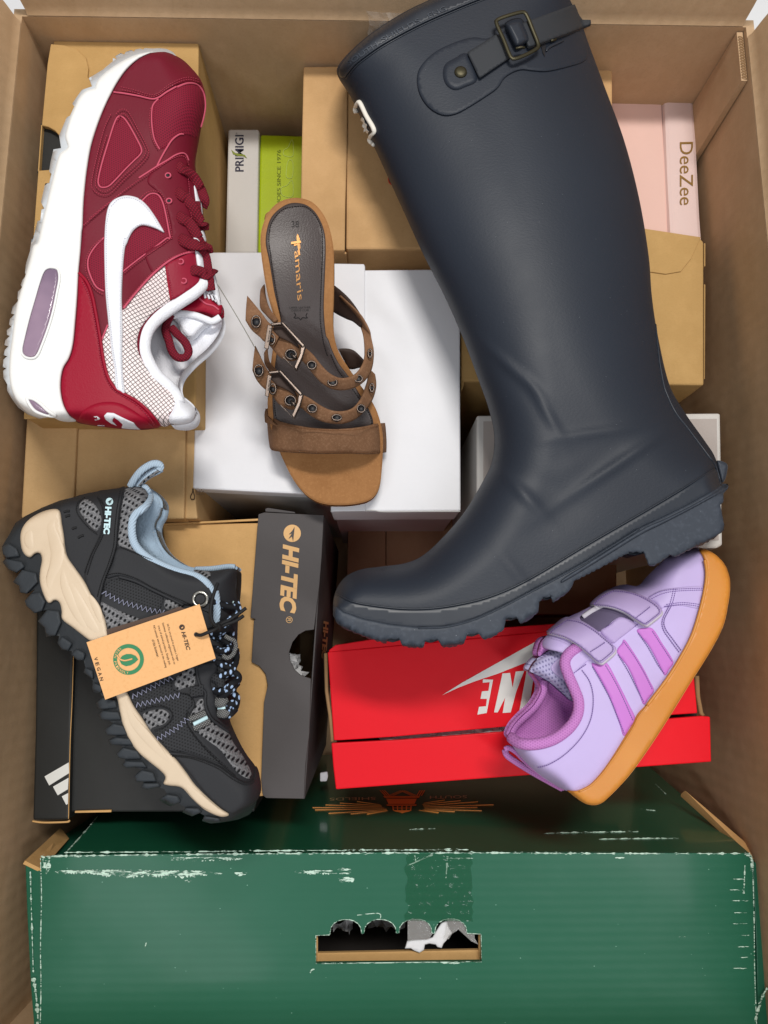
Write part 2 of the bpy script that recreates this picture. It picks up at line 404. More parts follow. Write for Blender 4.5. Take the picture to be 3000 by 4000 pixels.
def text_mesh(s, bold=0.0, narrow=False):
    k = (s, bold)
    if k not in _tc:
        c = bpy.data.curves.new('t', 'FONT'); c.body = s; c.size = 1.0; c.offset = bold; c.resolution_u = 3; c.fill_mode = 'FRONT'
        o = bpy.data.objects.new('t', c); COL.objects.link(o); bpy.context.view_layer.update()
        me = bpy.data.meshes.new_from_object(o.evaluated_get(bpy.context.evaluated_depsgraph_get()))
        v = np.array([x.co[:2] for x in me.vertices]); f = [list(p.vertices) for p in me.polygons]
        bpy.data.objects.remove(o); bpy.data.curves.remove(c); bpy.data.meshes.remove(me); _tc[k] = (v, f)
    return _tc[k]
def text(s, surf, p0, p1, h, mat, parent, lift=0.0005, bold=0.0, shear=0.0, name='lettering', label=None, thick=0.0, upvec=None):
    """baseline from p0 to p1 in photo pixels, letters h pixels tall to the left of the reading direction"""
    v, f = text_mesh(s, bold); lo, hi = v.min(0), v.max(0); u = (v-lo)/(hi-lo)
    p0, p1 = np.array(p0, float), np.array(p1, float); d = p1-p0; L = np.linalg.norm(d); e = d/L
    up = np.array([e[1], -e[0]]) if upvec is None else np.asarray(upvec, float)/np.linalg.norm(upvec)
    q = p0+u[:, :1]*d+u[:, 1:]*h*up+u[:, 1:]*shear*h*e
    return mk(name, surf.at(q, lift), f, mat, parent, label=label)
def circle(cx, cy, r, n=24, ry=None, rot=0.0):
    a = np.linspace(0, 2*math.pi, n, endpoint=False); ry = r if ry is None else ry
    x, y = r*np.cos(a), ry*np.sin(a); c, s = math.cos(math.radians(rot)), math.sin(math.radians(rot))
    return np.stack([cx+x*c-y*s, cy+x*s+y*c], 1)
def crop(ox, oy, sc):                                    # turns readings in an enlarged view into photo pixels
    def f(*pts):
        out = []
        for p in pts: out.append((ox+p[0]/sc, oy+p[1]/sc)+tuple(p[2:]))
        return out
    return f
def lathe(name, c, prof, mat, parent, n=24, axis=(0, 0, 1), label=None):   # prof rows: (radius, height)
    ax = Vector(axis).normalized(); q = Vector((0, 0, 1)).rotation_difference(ax); v = []
    for r, h in prof:
        for j in range(n):
            a = 2*math.pi*j/n; v.append(Vector(c)+q@Vector((r*math.cos(a), r*math.sin(a), h)))
    f = [[i*n+j, i*n+(j+1) % n, (i+1)*n+(j+1) % n, (i+1)*n+j] for i in range(len(prof)-1) for j in range(n)]
    if prof[-1][0] > 1e-6 and prof[0] != prof[-1]: f.append([(len(prof)-1)*n+j for j in range(n)])
    o = mk(name, [list(x) for x in v], f, mat, parent, smooth=True, label=label); fix_normals(o); return o

def ribbon(name, ea, eb, th, mat, parent, n=8, edge=None):
    """band between two edges; rows (x, y, z) in photo pixels and metres"""
    a, b = cr(ea, False, n), cr(eb, False, n); k = 7; rows = []
    pa, pb = at_z(a[:, :2], a[:, 2]), at_z(b[:, :2], b[:, 2])
    w = np.linspace(0, 1, k); m = len(pa)
    tg = np.gradient(pa, axis=0); nn = np.cross(tg, pb-pa); nn /= np.linalg.norm(nn, axis=1)[:, None]+1e-12
    nn[nn[:, 2] < 0] *= -1 if (nn[:, 2] > 0).mean() > 0.5 else 1
    for i in range(1, m):
        if nn[i].dot(nn[i-1]) < 0: nn[i] *= -1
    top = np.stack([pa+(pb-pa)*u+nn*(th*0.5*math.sin(math.pi*min(max(u, 0.04), 0.96))**0.3) for u in w], 1)
    bot = np.stack([pa+(pb-pa)*u-nn*(th*0.5*math.sin(math.pi*min(max(u, 0.04), 0.96))**0.3) for u in w], 1)
    V = np.concatenate([top.reshape(-1, 3), bot.reshape(-1, 3)]); o = m*k; f = []
    for i in range(m-1):
        for j in range(k-1):
            q = [i*k+j, i*k+j+1, (i+1)*k+j+1, (i+1)*k+j]; f.append(q); f.append([x+o for x in q[::-1]])
        f.append([i*k, (i+1)*k, (i+1)*k+o, i*k+o]); f.append([i*k+k-1, i*k+k-1+o, (i+1)*k+k-1+o, (i+1)*k+k-1])
    for j in range(k-1):
        f.append([j, j+o, j+1+o, j+1]); e = (m-1)*k; f.append([e+j, e+j+1, e+j+1+o, e+j+o])
    ob = mk(name, V, f, mat, parent, smooth=True); fix_normals(ob); return ob
def ring(name, c, r, w, mat, parent, n=24, ry=None, nrm=(0, 0, 1), rot=0.0):
    """metal eyelet: a small torus round a point in the world"""
    ax = Vector(nrm).normalized(); q = Vector((0, 0, 1)).rotation_difference(ax); ry = r if ry is None else ry; p = []
    for j in range(n):
        a = 2*math.pi*j/n; p.append(np.array(c)+np.array(q@Vector((r*math.cos(a), ry*math.sin(a), 0))))
    v, f = tube_geo(p, w, w, 6, True, up=tuple(ax)); return mk(name, v, f, mat, parent, smooth=True)
# ================================================================== the carton and the floor
XL, XR, YT, YB, ZF = -0.293, 0.317, 0.507, -0.314, -0.36
fl = Mat('white_floor', rgb(236, 236, 236), 0.5, 0.4); fl.mix(fl.ramp(fl.noise(3, 3), 0.3, 0.7), rgb(215, 215, 218), amt=0.5); fl.bump(fl.noise(40, 3), 0.001, 0.2)
M['floor'] = fl.m
wbox('floor', (-4, -4, ZF-0.06), (4, 4, ZF-0.02), 'floor', None, 0, kind='structure')
T = 0.007
CT = thing('carton', 'big open brown corrugated carton with flaps up, holding the shoes and shoe boxes', 'carton', (0, 0.1, ZF-0.015))
wbox('bottom', (XL-T, YB-T, ZF-0.012), (XR+T, YT+T, ZF+0.001), 'carton', CT, 0.001)
def wall(name, a, b, out, zt=0.0):
    """wall inner face from a to b (x, y), thickened outward, with a soft rounded fold at the rim"""
    a, b, out = np.array(a), np.array(b), np.array(out); n = 12; nz = 10; vs = []
    zs = np.linspace(ZF, zt, nz)
    def pt(u, z, o):
        bul = 0.004*math.sin(math.pi*u)*math.sin(math.pi*min(1, max(0, (z-ZF)/-ZF)))
        p = a+(b-a)*u+out*(o+bul); return (p[0], p[1], z)
    for z in zs:
        for i in range(n+1): vs.append(pt(i/n, z, 0))
    for z in zs:
        for i in range(n+1): vs.append(pt(i/n, z, T))
    W = n+1; m = nz*W; f = []
    for k in range(nz-1):
        for i in range(n):
            q = [k*W+i, k*W+i+1, (k+1)*W+i+1, (k+1)*W+i]; f.append(q); f.append([x+m for x in q[::-1]])
    for i in range(n):
        f.append([i, i+m, i+1+m, i+1]); k = (nz-1)*W; f.append([k+i, k+i+1, k+i+1+m, k+i+m])
    for k in range(nz-1):
        f.append([k*W, (k+1)*W, (k+1)*W+m, k*W+m]); f.append([k*W+n, k*W+n+m, (k+1)*W+n+m, (k+1)*W+n])
    o = mk(name, vs, f, 'carton', CT, smooth=False); fix_normals(o); return o
wall('wall_panel', (XL, YT), (XR, YT), (0, 1)); wall('wall_panel', (XL, YB), (XR, YB), (0, -1))
wall('wall_panel', (XL, YB-T), (XL, YT+T), (-1, 0)); wall('wall_panel', (XR, YB-T), (XR, YT+T), (1, 0))
def flap(a, b, a2, b2, out):
    """flap standing above the rim; the fold is a shallow rounded crease"""
    a, b, a2, b2, out = [np.array(x, float) for x in (a, b, a2, b2, out)]; o3 = np.array([out[0], out[1], 0]); n = 10; vs = []
    rows = [(0.0, 0.0), (0.03, 0.0012), (0.07, 0.001), (0.14, 0.0006), (0.5, 0.001), (1.0, 0.0)]
    for side in (0, 1):
        for r, dz in rows:
            for i in range(n+1):
                u = i/n; p = (a+(b-a)*u)*(1-r)+(a2+(b2-a2)*u)*r; vs.append(p+o3*(dz+side*0.006+0.0012*math.sin(u*9)*r))
    W = n+1; m = len(rows)*W; f = []
    for k in range(len(rows)-1):
        for i in range(n):
            q = [k*W+i, k*W+i+1, (k+1)*W+i+1, (k+1)*W+i]; f.append(q); f.append([x+m for x in q[::-1]])
        f.append([k*W, (k+1)*W, (k+1)*W+m, k*W+m]); f.append([k*W+n, k*W+n+m, (k+1)*W+n+m, (k+1)*W+n])
    for i in range(n):
        f.append([i, i+m, i+1+m, i+1]); k = (len(rows)-1)*W; f.append([k+i, k+i+1, k+i+1+m, k+i+m])
    o = mk('flap', vs, f, 'carton', CT, smooth=True); fix_normals(o)
    e = o.modifiers.new('es', 'EDGE_SPLIT'); e.split_angle = math.radians(40); return o
FZ = 0.11
flap((XL+0.005, YT, 0.001), (XR-0.003, YT, 0.001), (XL-0.008, YT+0.03, FZ), (XR+0.008, YT+0.03, FZ), (0, 1))
flap((XL, YT-0.006, 0.001), (XL, YB+0.004, 0.001), (XL-0.028, YT+0.004, FZ), (XL-0.028, YB-0.01, FZ), (-1, 0))
flap((XR, YT-0.010, 0.001), (XR, YB+0.004, 0.001), (XR+0.030, YT+0.004, FZ), (XR+0.030, YB-0.01, FZ), (1, 0))
flap((XL+0.004, YB, 0.001), (XR-0.004, YB, 0.001), (XL, YB-0.09, FZ*0.7), (XR, YB-0.09, FZ*0.7), (0, -1))
# glued joint strip at the far right corner: a second sheet lying on the right wall, its corrugated edge on top
gz0, gz1 = -0.004, -0.22
a = P(2905, 100, 0)
strip = sheet('joint_strip', (XR-0.001, YT-0.001, gz0), (XR-0.001, YT-0.048, gz0), (XR-0.001, YT-0.064, gz1), (XR-0.001, YT-0.001, gz1), 0.005, 'carton', CT, nrm=(1, 0, 0))
parts = []
for k in range(16):
    y = YT-0.006-0.0026*k; z = gz0+0.0008
    parts.append(tube_geo([(XR-0.0055, y, z), (XR-0.0035, y-0.0009, z+0.0006), (XR-0.0015, y-0.0018, z)], 0.00045, 0.00045, 5))
v, f = join(parts); mk('torn_flutes', v, f, 'carton_edge', CT, kind='stuff')
# clear tape on the far wall
tm = Mat('clear_tape', (0.95, 0.93, 0.88, 1), 0.12, 0.5); tm.b.inputs['Alpha'].default_value = 0.22
tm.bump(tm.noise(60, 4), 0.003, 0.8); M['tape'] = tm.m
def crumple(name, quad, nu, nv, amp, mat, parent, seed=1, label=None):
    q = np.array(quad, float); r = np.random.default_rng(seed); n = np.cross(q[1]-q[0], q[3]-q[0]); n /= np.linalg.norm(n); v = []
    for j in range(nv+1):
        for i in range(nu+1):
            u, w = i/nu, j/nv; p = (q[0]*(1-u)+q[1]*u)*(1-w)+(q[3]*(1-u)+q[2]*u)*w
            e = (0.3 if j in (0, nv) else 1.0); v.append(p+n*amp*r.normal()*e+(q[1]-q[0])*0.02*r.normal()*(i in (0, nu)))
    f = [[j*(nu+1)+i, j*(nu+1)+i+1, (j+1)*(nu+1)+i+1, (j+1)*(nu+1)+i] for j in range(nv) for i in range(nu)]
    return mk(name, v, f, mat, parent, smooth=False, label=label)
crumple('packing_tape', [(P(1440, 62, 0)[0], YT-0.002, 0.012), (P(1640, 62, 0)[0], YT-0.002, 0.010), (P(1640, 62, 0)[0], YT-0.002, -0.03), (P(1443, 62, 0)[0], YT-0.002, -0.03)], 12, 6, 0.0009, 'tape', CT, 3)

# ================================================================== shoe boxes
DEEP = 0.30
def root_of(name, label, px, z, cat='shoe box', group='shoe boxes packed upright in the carton'):
    c = at_z(px, z).mean(0); c[2] = ZF; return thing(name, label, cat, c, group)
# --- A: kraft box in the far left corner (under the maroon sneaker)
za = -0.022; FA = Flat(za)
A = root_of('shoe_box', 'yellowish kraft shoe box in the far left corner, under the maroon sneaker', [(200, 165), (775, 168), (760, 1640), (95, 1640)], za)
A1 = [(208, 160), (775, 168), (768, 900), (762, 1632), (330, 1632), (320, 165)]
D = crop(0, 0, 4.1475)
body_top = [(208, 158), (776, 168), (770, 900), (764, 1634), (100, 1634), (118, 1200), (134, 950), (150, 668), (192, 664), (226, 650), (246, 618), (252, 575), (240, 536), (215, 508), (190, 494), (163, 488), (196, 172), (208, 172)]
prism('body', body_top, Flat(za-0.002), 0.32, 'kraft_a', A, 0.0015)
hole = [(150, 668), (163, 488), (200, 498), (235, 530), (252, 575), (240, 640), (190, 664)]
prism('top_flap', [(198, 171), (250, 176), (300, 192), (335, 225), (345, 265), (342, 300), (352, 318), (372, 332), (430, 420), (420, 700), (380, 1200), (320, 1630), (100, 1636), (92, 1636), (110, 1200), (128, 950), (149, 666), (190, 663), (225, 649), (245, 617), (251, 575), (239, 537), (214, 509), (189, 495), (163, 489), (185, 250)], FA, 0.0018, 'kraft_a', A, 0.0006)
prism('hole_shade_sheet', [(146, 674), (160, 482), (215, 490), (262, 575), (240, 650), (200, 676)], Flat(za-0.006), 0.30, 'black_card', A, 0)  # black sheet standing in for the shade inside the thumb hole
prism('light_block_strip', [(148, 668), (161, 488), (165, 488), (153, 668)], Flat(za-0.002), 0.30, 'kraft_a', A, 0)  # thin strip added to keep light out of the thumb hole
# --- B: kraft box below it
zb = -0.055; FB = Flat(zb)
K = crop(0, 1600, 2.07375)
B = root_of('shoe_box', 'plain kraft shoe box below the corner box, behind the pull tab of the hiking shoe', [(90, 1640), (740, 2030)], zb)
prism('body', K((620, -60), (1505, -60), (1490, 885), (600, 885)), FB, 0.28, 'kraft_b', B, 0.0014)
prism('lid', K((215, 60), (628, 60), (590, 880), (170, 880)), Flat(zb+0.003), 0.05, 'kraft_b', B, 0.0014)
prism('lid_lip', K((1508, -60), (1585, -60), (1570, 600), (1600, 885), (1494, 885)), Flat(zb-0.004), 0.27, 'kraft_b', B, 0.0014)
text('Raccolta Carta', Flat(zb-0.004), K((1585, 690))[0], K((1655, 690))[0], 22, 'brown_ink', B, 0.0012, name='print')
cord('bottle_print', K((1560, 640), (1560, 670), (1545, 700), (1550, 725), (1572, 725), (1576, 700), (1568, 670), (1566, 640)), Flat(zb-0.004), 0.0004, 'brown_ink', B, 0.001, k=5)
# --- PRIMIGI and lime
PG = crop(850, 450, 2.07375)
zp = -0.118; FP = Flat(zp)
Pb = root_of('shoe_box', 'pale grey and lime green children shoe box against the far wall', [(890, 500), (1180, 980)], zp)
prism('end_panel', PG((85, 110), (335, 112), (320, 1120), (62, 1120)), FP, 0.22, 'offwhite', Pb, 0.002)
prism('lid', PG((345, 155), (700, 165), (690, 1120), (325, 1120)), Flat(zp-0.006), 0.21, 'lime', Pb, 0.002)
text('PRIMIGI', FP, PG((212, 455))[0], PG((212, 160))[0], 34, 'navy_ink', Pb, bold=0.012)
text('TM', FP, PG((160, 155))[0], PG((160, 142))[0], 5, 'navy_ink', Pb)
decal('swoosh_print', PG((110, 278), (120, 310), (160, 330), (210, 330), (240, 350), (235, 330), (205, 315), (160, 312), (125, 295)), FP, plain('olive_green_ink', rgb(130, 140, 50)), Pb, 0.0006, smooth_poly=True)
text('SHOES SINCE 1976', Flat(zp-0.006), PG((512, 760))[0], PG((512, 280))[0], 15, 'olive_ink', Pb)
for q in ([(600, 200), (612, 230), (608, 330), (540, 325), (535, 285), (570, 260)], [(590, 360), (610, 390), (605, 500), (558, 500), (560, 420), (570, 375)], [(605, 530), (607, 655), (528, 650), (515, 590), (560, 570)]):
    cord('shoe_drawing', PG(*q), Flat(zp-0.006), 0.0003, 'pale_lime_ink', Pb, 0.0003, k=4, closed=True)
# --- C: wide mottled kraft box, far middle
zc = -0.048; FC = Flat(zc)
Cb = root_of('shoe_box', 'wide mottled kraft shoe box by the far wall, half under the tall boot shaft', [(1185, 260), (2300, 975)], zc)
prism('body', PG((1050, -420), (3200, -420), (3200, 1080), (1040, 1085)), Flat(zc-0.002), 0.30, 'kraft_c', Cb, 0.002)
prism('lid', PG((695, -395), (1056, -400), (1052, 200), (1035, 700), (1030, 1095), (668, 1095), (680, 300)), FC, 0.03, 'kraft_c', Cb, 0.0014)
prism('lid_tab', PG((668, 1098), (1028, 1098), (1046, 1110), (1044, 1124), (668, 1124)), Flat(zc-0.006), 0.03, 'kraft_c', Cb, 0.0008)
cord('printed_logo', PG((1405, 490), (1385, 510), (1392, 545), (1415, 565)), Flat(zc-0.002), 0.0006, 'red_ink', Cb, 0.0004, k=5)
# --- white boxes
W = crop(700, 900, 2.07375)
zw = -0.058
Wl = root_of('shoe_box', 'white shoe box on the left of the two in the middle, beside the maroon sneaker', [(760, 985), (1290, 1910)], zw)
prism('lid', [(778, 984), (1300, 984), (1300, 1935), (1010, 1922), (752, 1908), (768, 1400)], Flat(zw), 0.016, 'white', Wl, 0.0016)
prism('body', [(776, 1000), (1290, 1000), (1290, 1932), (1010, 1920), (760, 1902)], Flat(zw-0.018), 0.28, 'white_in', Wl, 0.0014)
cord('flap_crease', [(830, 1080), (880, 1160), (940, 1260), (1000, 1365)], Flat(zw), 0.0004, 'grey_ink', Wl, 0.0000, k=5)
Wr = root_of('shoe_box', 'white shoe box in the middle under the toe of the brown sandal', [(1300, 1030), (1800, 2000)], zw)
prism('body', [(1420, 1054), (1798, 1050), (1798, 1500), (1800, 1996), (1292, 1998), (1292, 1052)], Flat(zw+0.002), 0.045, 'white', Wr, 0.0014)
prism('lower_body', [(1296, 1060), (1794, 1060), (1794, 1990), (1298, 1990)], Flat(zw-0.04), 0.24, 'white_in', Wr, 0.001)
prism('lid_strip', [(1294, 1028), (1422, 1030), (1426, 1040), (1428, 1996), (1292, 1998)], Flat(zw+0.0035), 0.004, 'white', Wr, 0.001)
cord('worn_edge', [(1292, 1998), (1400, 1996), (1460, 1994), (1500, 1999), (1650, 1998), (1798, 1998)], Flat(zw+0.002), 0.0006, 'white_in', Wr, 0.0, k=5)
# --- right kraft box
zk = -0.062
Kr = root_of('shoe_box', 'yellowish kraft shoe box against the right wall, beside the boot shaft', [(2000, 900), (2750, 1510)], zk)
prism('body', [(1810, 890), (2520, 893), (2738, 930), (2750, 945), (2751, 1505), (1800, 1490), (1798, 900)], Flat(zk), 0.25, 'kraft_a', Kr, 0.002)
q = crop(2200, 0, 1.301)
prism('corner_flap', [(2500, 890), (2738, 926), (2700, 1010), (2660, 1060), (2600, 1070), (2545, 1062), (2400, 1080), (2300, 1000)], Flat(zk+0.0012), 0.001, 'kraft_a', Kr, 0.0004)
prism('side_tab', [(2751, 950), (2755, 950), (2755, 1040), (2751, 1040)], Flat(zk-0.001), 0.1, 'kraft_a', Kr, 0)
prism('side_tab', [(2751, 1110), (2755, 1112), (2753, 1480), (2751, 1480)], Flat(zk-0.001), 0.1, 'kraft_a', Kr, 0)
prism('left_tab', [(1800, 1400), (1815, 1400), (1815, 1482), (1808, 1522), (1800, 1527)], Flat(zk-0.001), 0.2, 'kraft_a', Kr, 0.0006)
# --- pink box
zd = -0.088
Dz = root_of('shoe_box', 'pale pink shoe box standing in the far right corner', [(2390, 370), (2740, 960)], zd)
prism('body', [(2200, 396), (2585, 396), (2598, 640), (2610, 905), (2615, 980), (2200, 980)], Flat(zd-0.003), 0.25, 'pink', Dz, 0.0016)
prism('lid', q((510, 482), (665, 478), (680, 700), (700, 1100), (712, 1260), (545, 1260), (525, 900)), Flat(zd), 0.25, 'pink_lid', Dz, 0.004)
text('DeeZee', Flat(zd), q((592, 722))[0], q((592, 1042))[0], 52, 'gold_ink', Dz, upvec=(1, -0.02), shear=0.0, bold=0.0)
# --- white box with grey panel, right
zg = -0.056
Gw = root_of('shoe_box', 'white shoe box with taupe top panel under the boot foot by right wall', [(1860, 1620), (2820, 2140)], zg)
prism('body', [(1862, 1622), (2815, 1613), (2824, 2130), (2800, 2142), (1862, 2142)], Flat(zg), 0.28, 'offwhite', Gw, 0.002)
decal('top_panel', [(1888, 1646), (2800, 1636), (2808, 2110), (1888, 2110)], Flat(zg), 'taupe', Gw, 0.0006)
# --- deep boxes
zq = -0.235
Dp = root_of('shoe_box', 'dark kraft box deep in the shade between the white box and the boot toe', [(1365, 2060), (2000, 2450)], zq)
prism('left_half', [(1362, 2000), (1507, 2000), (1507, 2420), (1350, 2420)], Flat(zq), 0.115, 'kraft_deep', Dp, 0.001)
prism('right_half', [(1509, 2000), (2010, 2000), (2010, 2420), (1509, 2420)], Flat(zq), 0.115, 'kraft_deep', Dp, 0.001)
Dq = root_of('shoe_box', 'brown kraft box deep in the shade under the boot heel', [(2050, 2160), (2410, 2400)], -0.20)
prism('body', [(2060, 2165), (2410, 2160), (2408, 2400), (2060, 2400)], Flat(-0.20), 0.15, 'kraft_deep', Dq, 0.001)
# --- kraft tray with charcoal lid
tis = Mat('tissue_paper', rgb(220, 220, 222), 0.8, 0.2); tis.bump(tis.noise(50, 5), 0.004, 0.8); M['tissue'] = tis.m
HT = crop(500, 1900, 1.659)
zh = -0.075
Ht = root_of('shoe_box', 'kraft shoe box with charcoal lid and kraft lettering beside the hiking shoe', [(640, 2040), (1300, 3110)], zh)
prism('tray', HT((220, 240), (860, 235), (905, 1260), (880, 2010), (330, 2010)), Flat(zh), 0.27, 'kraft_tray', Ht, 0.0018)
tabs = HT((845, 180), (885, 168), (1268, 186), (1255, 450), (1240, 640), (1225, 760), (1205, 928), (1150, 935), (1105, 960), (1065, 1010), (1043, 1075), (1050, 1130), (1080, 1190), (1120, 1225), (1185, 1246), (1175, 1600), (1150, 1800), (1140, 2025), (895, 2020), (872, 2000), (862, 1900), (880, 1400), (905, 1290), (890, 1215), (850, 1165), (800, 1140), (815, 870), (825, 860), (793, 852), (820, 500), (835, 300))
prism('lid', tabs, Flat(zh+0.004), 0.003, 'charcoal', Ht, 0.0005)
prism('lid_side', HT((1262, 190), (1272, 188), (1145, 2025), (1135, 2025)), Flat(zh+0.0005), 0.27, 'charcoal', Ht, 0.0005)
prism('box_end', HT((900, 172), (1262, 188), (1262, 198), (900, 190)), Flat(zh+0.0), 0.05, 'charcoal', Ht, 0.0005)
prism('fold_edge', HT((890, 145), (905, 138), (1080, 165), (1085, 175), (890, 163)), Flat(zh+0.002), 0.002, 'charcoal', Ht, 0.0004)
prism('inner_flap', HT((225, 240), (845, 208), (845, 222), (225, 252)), Flat(zh+0.003), 0.002, 'kraft_tray', Ht, 0.0004)
crumple('tissue_paper', [P(*HT((1030, 1080))[0], zh-0.03), P(*HT((1110, 1090))[0], zh-0.05), P(*HT((1160, 1250))[0], zh-0.05), P(*HT((1060, 1240))[0], zh-0.03)], 6, 8, 0.003, 'tissue', Ht, 21)
FH = Flat(zh+0.004)
text('HI-TEC', FH, HT((1003, 374))[0], HT((980, 800))[0], 66, 'kraft_ink', Ht, bold=0.05, shear=0.2, upvec=(1, 0.05))
text('®', FH, HT((1025, 842))[0], HT((1022, 885))[0], 26, 'kraft_ink', Ht, upvec=(1, 0.05))
decal('round_logo', circle(*HT((1064, 304))[0], 34), FH, 'kraft_ink', Ht, 0.0004)
decal('wing_mark', HT((1080, 262), (1070, 358), (1062, 325), (1040, 340), (1062, 305), (1042, 312), (1066, 285)), FH, 'charcoal', Ht, 0.0008)
# print on the right side face
sp = Plane(P(*HT((1272, 188))[0], zh), P(*HT((1145, 2025))[0], zh), P(*HT((1145, 2025))[0], zh)+np.array([0, 0, -0.1]))
text('HI-TEC', sp, HT((1268, 872))[0], HT((1252, 1112))[0], 20, 'kraft_ink', Ht, bold=0.05, shear=0.2, upvec=(1, 0.05), lift=0.0012)
# --- black box with bars
AD = crop(0, 2400, 1.5082)
zo = -0.115
Ad = root_of('shoe_box', 'black shoe box with white bars under the sole of the hiking shoe', [(130, 2500), (900, 3170)], zo)
prism('lid', AD((215, -100), (432, -100), (430, 200), (405, 1212), (190, 1215), (205, 700)), Flat(zo), 0.03, 'black_card', Ad, 0.002)
prism('body', AD((436, 130), (1500, 130), (1500, 1165), (412, 1165)), Flat(zo-0.006), 0.22, 'black_card', Ad, 0.0015)
prism('torn_edge', AD((440, 1158), (655, 1152), (655, 1166), (440, 1170)), Flat(zo-0.004), 0.002, 'kraft_tray', Ad, 0.0004)
cord('lid_edge', AD((192, 1218), (260, 1226), (395, 1222), (405, 1212)), Flat(zo-0.002), 0.0009, 'kraft_tray', Ad, 0, k=5)
cord('lid_corner_edge', AD((434, 205), (425, 500), (414, 740), (408, 1000), (404, 1205)), Flat(zo), 0.0004, 'kraft_tray', Ad, 0, k=5)
for qd in ([(262, 955), (405, 872), (407, 935), (290, 1008)], [(312, 1015), (404, 962), (400, 1030), (340, 1066)], [(364, 1072), (402, 1052), (400, 1116), (390, 1122)]):
    decal('white_bar', AD(*qd), Flat(zo), 'white_ink', Ad, 0.0005)
# --- red box
RD = crop(1250, 2450, 2.07375)
zr = -0.078
Rd = root_of('shoe_box', 'bright red shoe box with a white printed logo, under the lilac shoe', [(1280, 2530), (2780, 3080)], zr)
ra, rb = P(1280, 2545, zr-0.004), P(2715, 2420, zr-0.004)
top = [(1280, 2547), (1420, 2538), (2700, 2420), (2735, 2810), (1308, 2888)]
prism('lid_top', [(1280, 2547), (2690, 2415), (2725, 2786), (2050, 2832), (1540, 2878), (1330, 2892), (1304, 2892)], Flat(zr), 0.003, 'red', Rd, 0.0008)
prism('box_side', [(1308, 2870), (2722, 2770), (2724, 2860), (1312, 2895)], Flat(zr-0.02), 0.2, 'black_card', Rd, 0.001)
prism('body', [(1290, 2556), (2695, 2440), (2715, 2760), (1312, 2868)], Flat(zr-0.0035), 0.26, 'red', Rd, 0.001)
prism('far_face', [(1285, 2540), (1310, 2520), (1560, 2480), (2690, 2400), (2690, 2416), (1285, 2548)], Flat(zr-0.001), 0.02, 'red', Rd, 0.0006)
prism('front_side', [(1306, 2920), (2772, 2815), (2776, 2970), (1314, 3078)], Flat(zr-0.0045), 0.16, 'red', Rd, 0.001)
prism('front_flap', [(1294, 2903), (1560, 2890), (1990, 2856), (2742, 2797), (2775, 2800), (2779, 2960), (2780, 2976), (1312, 3084), (1302, 3000)], Flat(zr+0.001), 0.004, 'red', Rd, 0.001)
mk('corrugated_edge', *join([tube_geo(Flat(zr-0.002).at(np.array([(1272, 2552), (1276, 2700), (1290, 2800), (1298, 2895)])), 0.0016, 0.002, 6)]), 'carton_edge', Rd, smooth=True)
mk('corrugated_edge', *join([tube_geo(Flat(zr-0.002).at(np.array([(2722, 2640), (2726, 2720), (2738, 2785), (2745, 2795)])), 0.002, 0.002, 6)]), 'carton_edge', Rd, smooth=True)
crumple('tissue_paper', [P(1500, 2868, zr-0.012), P(2050, 2800, zr-0.012), P(2060, 2870, zr-0.012), P(1500, 2900, zr-0.012)], 22, 3, 0.003, 'tissue', Rd, 5)
FR = Flat(zr)
def RDp(*p): return RD(*p)
# upside-down word with the tapering stroke over it
decal('white_stroke', RD((990, 550), (1150, 450), (1659, 165), (1800, 88), (2180, -110), (2180, 10), (1900, 185), (1659, 290), (1445, 375), (1250, 440), (1120, 490)), FR, 'white_ink', Rd, 0.0005)
decal('letter', RD((1320, 422), (1402, 425), (1350, 695), (1275, 708), (1288, 645), (1345, 640), (1352, 580), (1300, 580), (1312, 520), (1365, 515), (1375, 445), (1318, 450)), FR, 'white_ink', Rd, 0.0005)
decal('letter', RD((1478, 375), (1540, 370), (1560, 490), (1585, 360), (1655, 352), (1590, 520), (1545, 690), (1480, 695), (1500, 570), (1440, 690), (1410, 690)), FR, 'white_ink', Rd, 0.0005)
decal('letter', RD((1675, 350), (1740, 345), (1690, 670), (1615, 678)), FR, 'white_ink', Rd, 0.0005)
decal('letter', RD((1760, 342), (1810, 338), (1850, 520), (1880, 330), (1940, 325), (1890, 655), (1830, 660), (1790, 480), (1765, 665), (1710, 668)), FR, 'white_ink', Rd, 0.0005)
# --- small white thing between boxes
sm = prism('paper_scrap', RD((0, 1180), (60, 1170), (65, 1210), (55, 1250), (0, 1252)), Flat(-0.20), 0.003, 'white', None, 0.001); tag(sm, 'small white paper scrap in the dark gap beside the red box', 'paper')
# ================================================================== the long green box at the near end
zn = -0.095; FN = Flat(zn)
def green_mat():
    c = rgb(30, 94, 70); m = Mat('glossy_green_card', c, 0.4, 0.3)
    m.mix(m.ramp(m.noise(7, 4), 0.35, 0.75), rgb(44, 106, 84), amt=0.4)
    m.mix(m.ramp(m.noise(180, 5, 0.75, stretch=(1, 6, 1)), 0.62, 0.8), rgb(70, 140, 110), amt=0.25)
    m.mix(m.ramp(m.voro(70, stretch=(1, 1.6, 1)), 0.04, 0.015), rgb(170, 220, 200), amt=0.7)
    m.bump(m.wave(46, 90, 0.6, 2.0), 0.0004, 0.13); m.bump(m.noise(9, 3), 0.004, 0.3); m.bump(m.noise(400, 2), 0.0001, 0.2)
    m.roughvar(m.noise(30, 5), 0.34, 0.5)
    m.b.inputs['Coat Weight'].default_value = 0.06; m.b.inputs['Coat Roughness'].default_value = 0.12
    return m.m
M['green'] = green_mat()
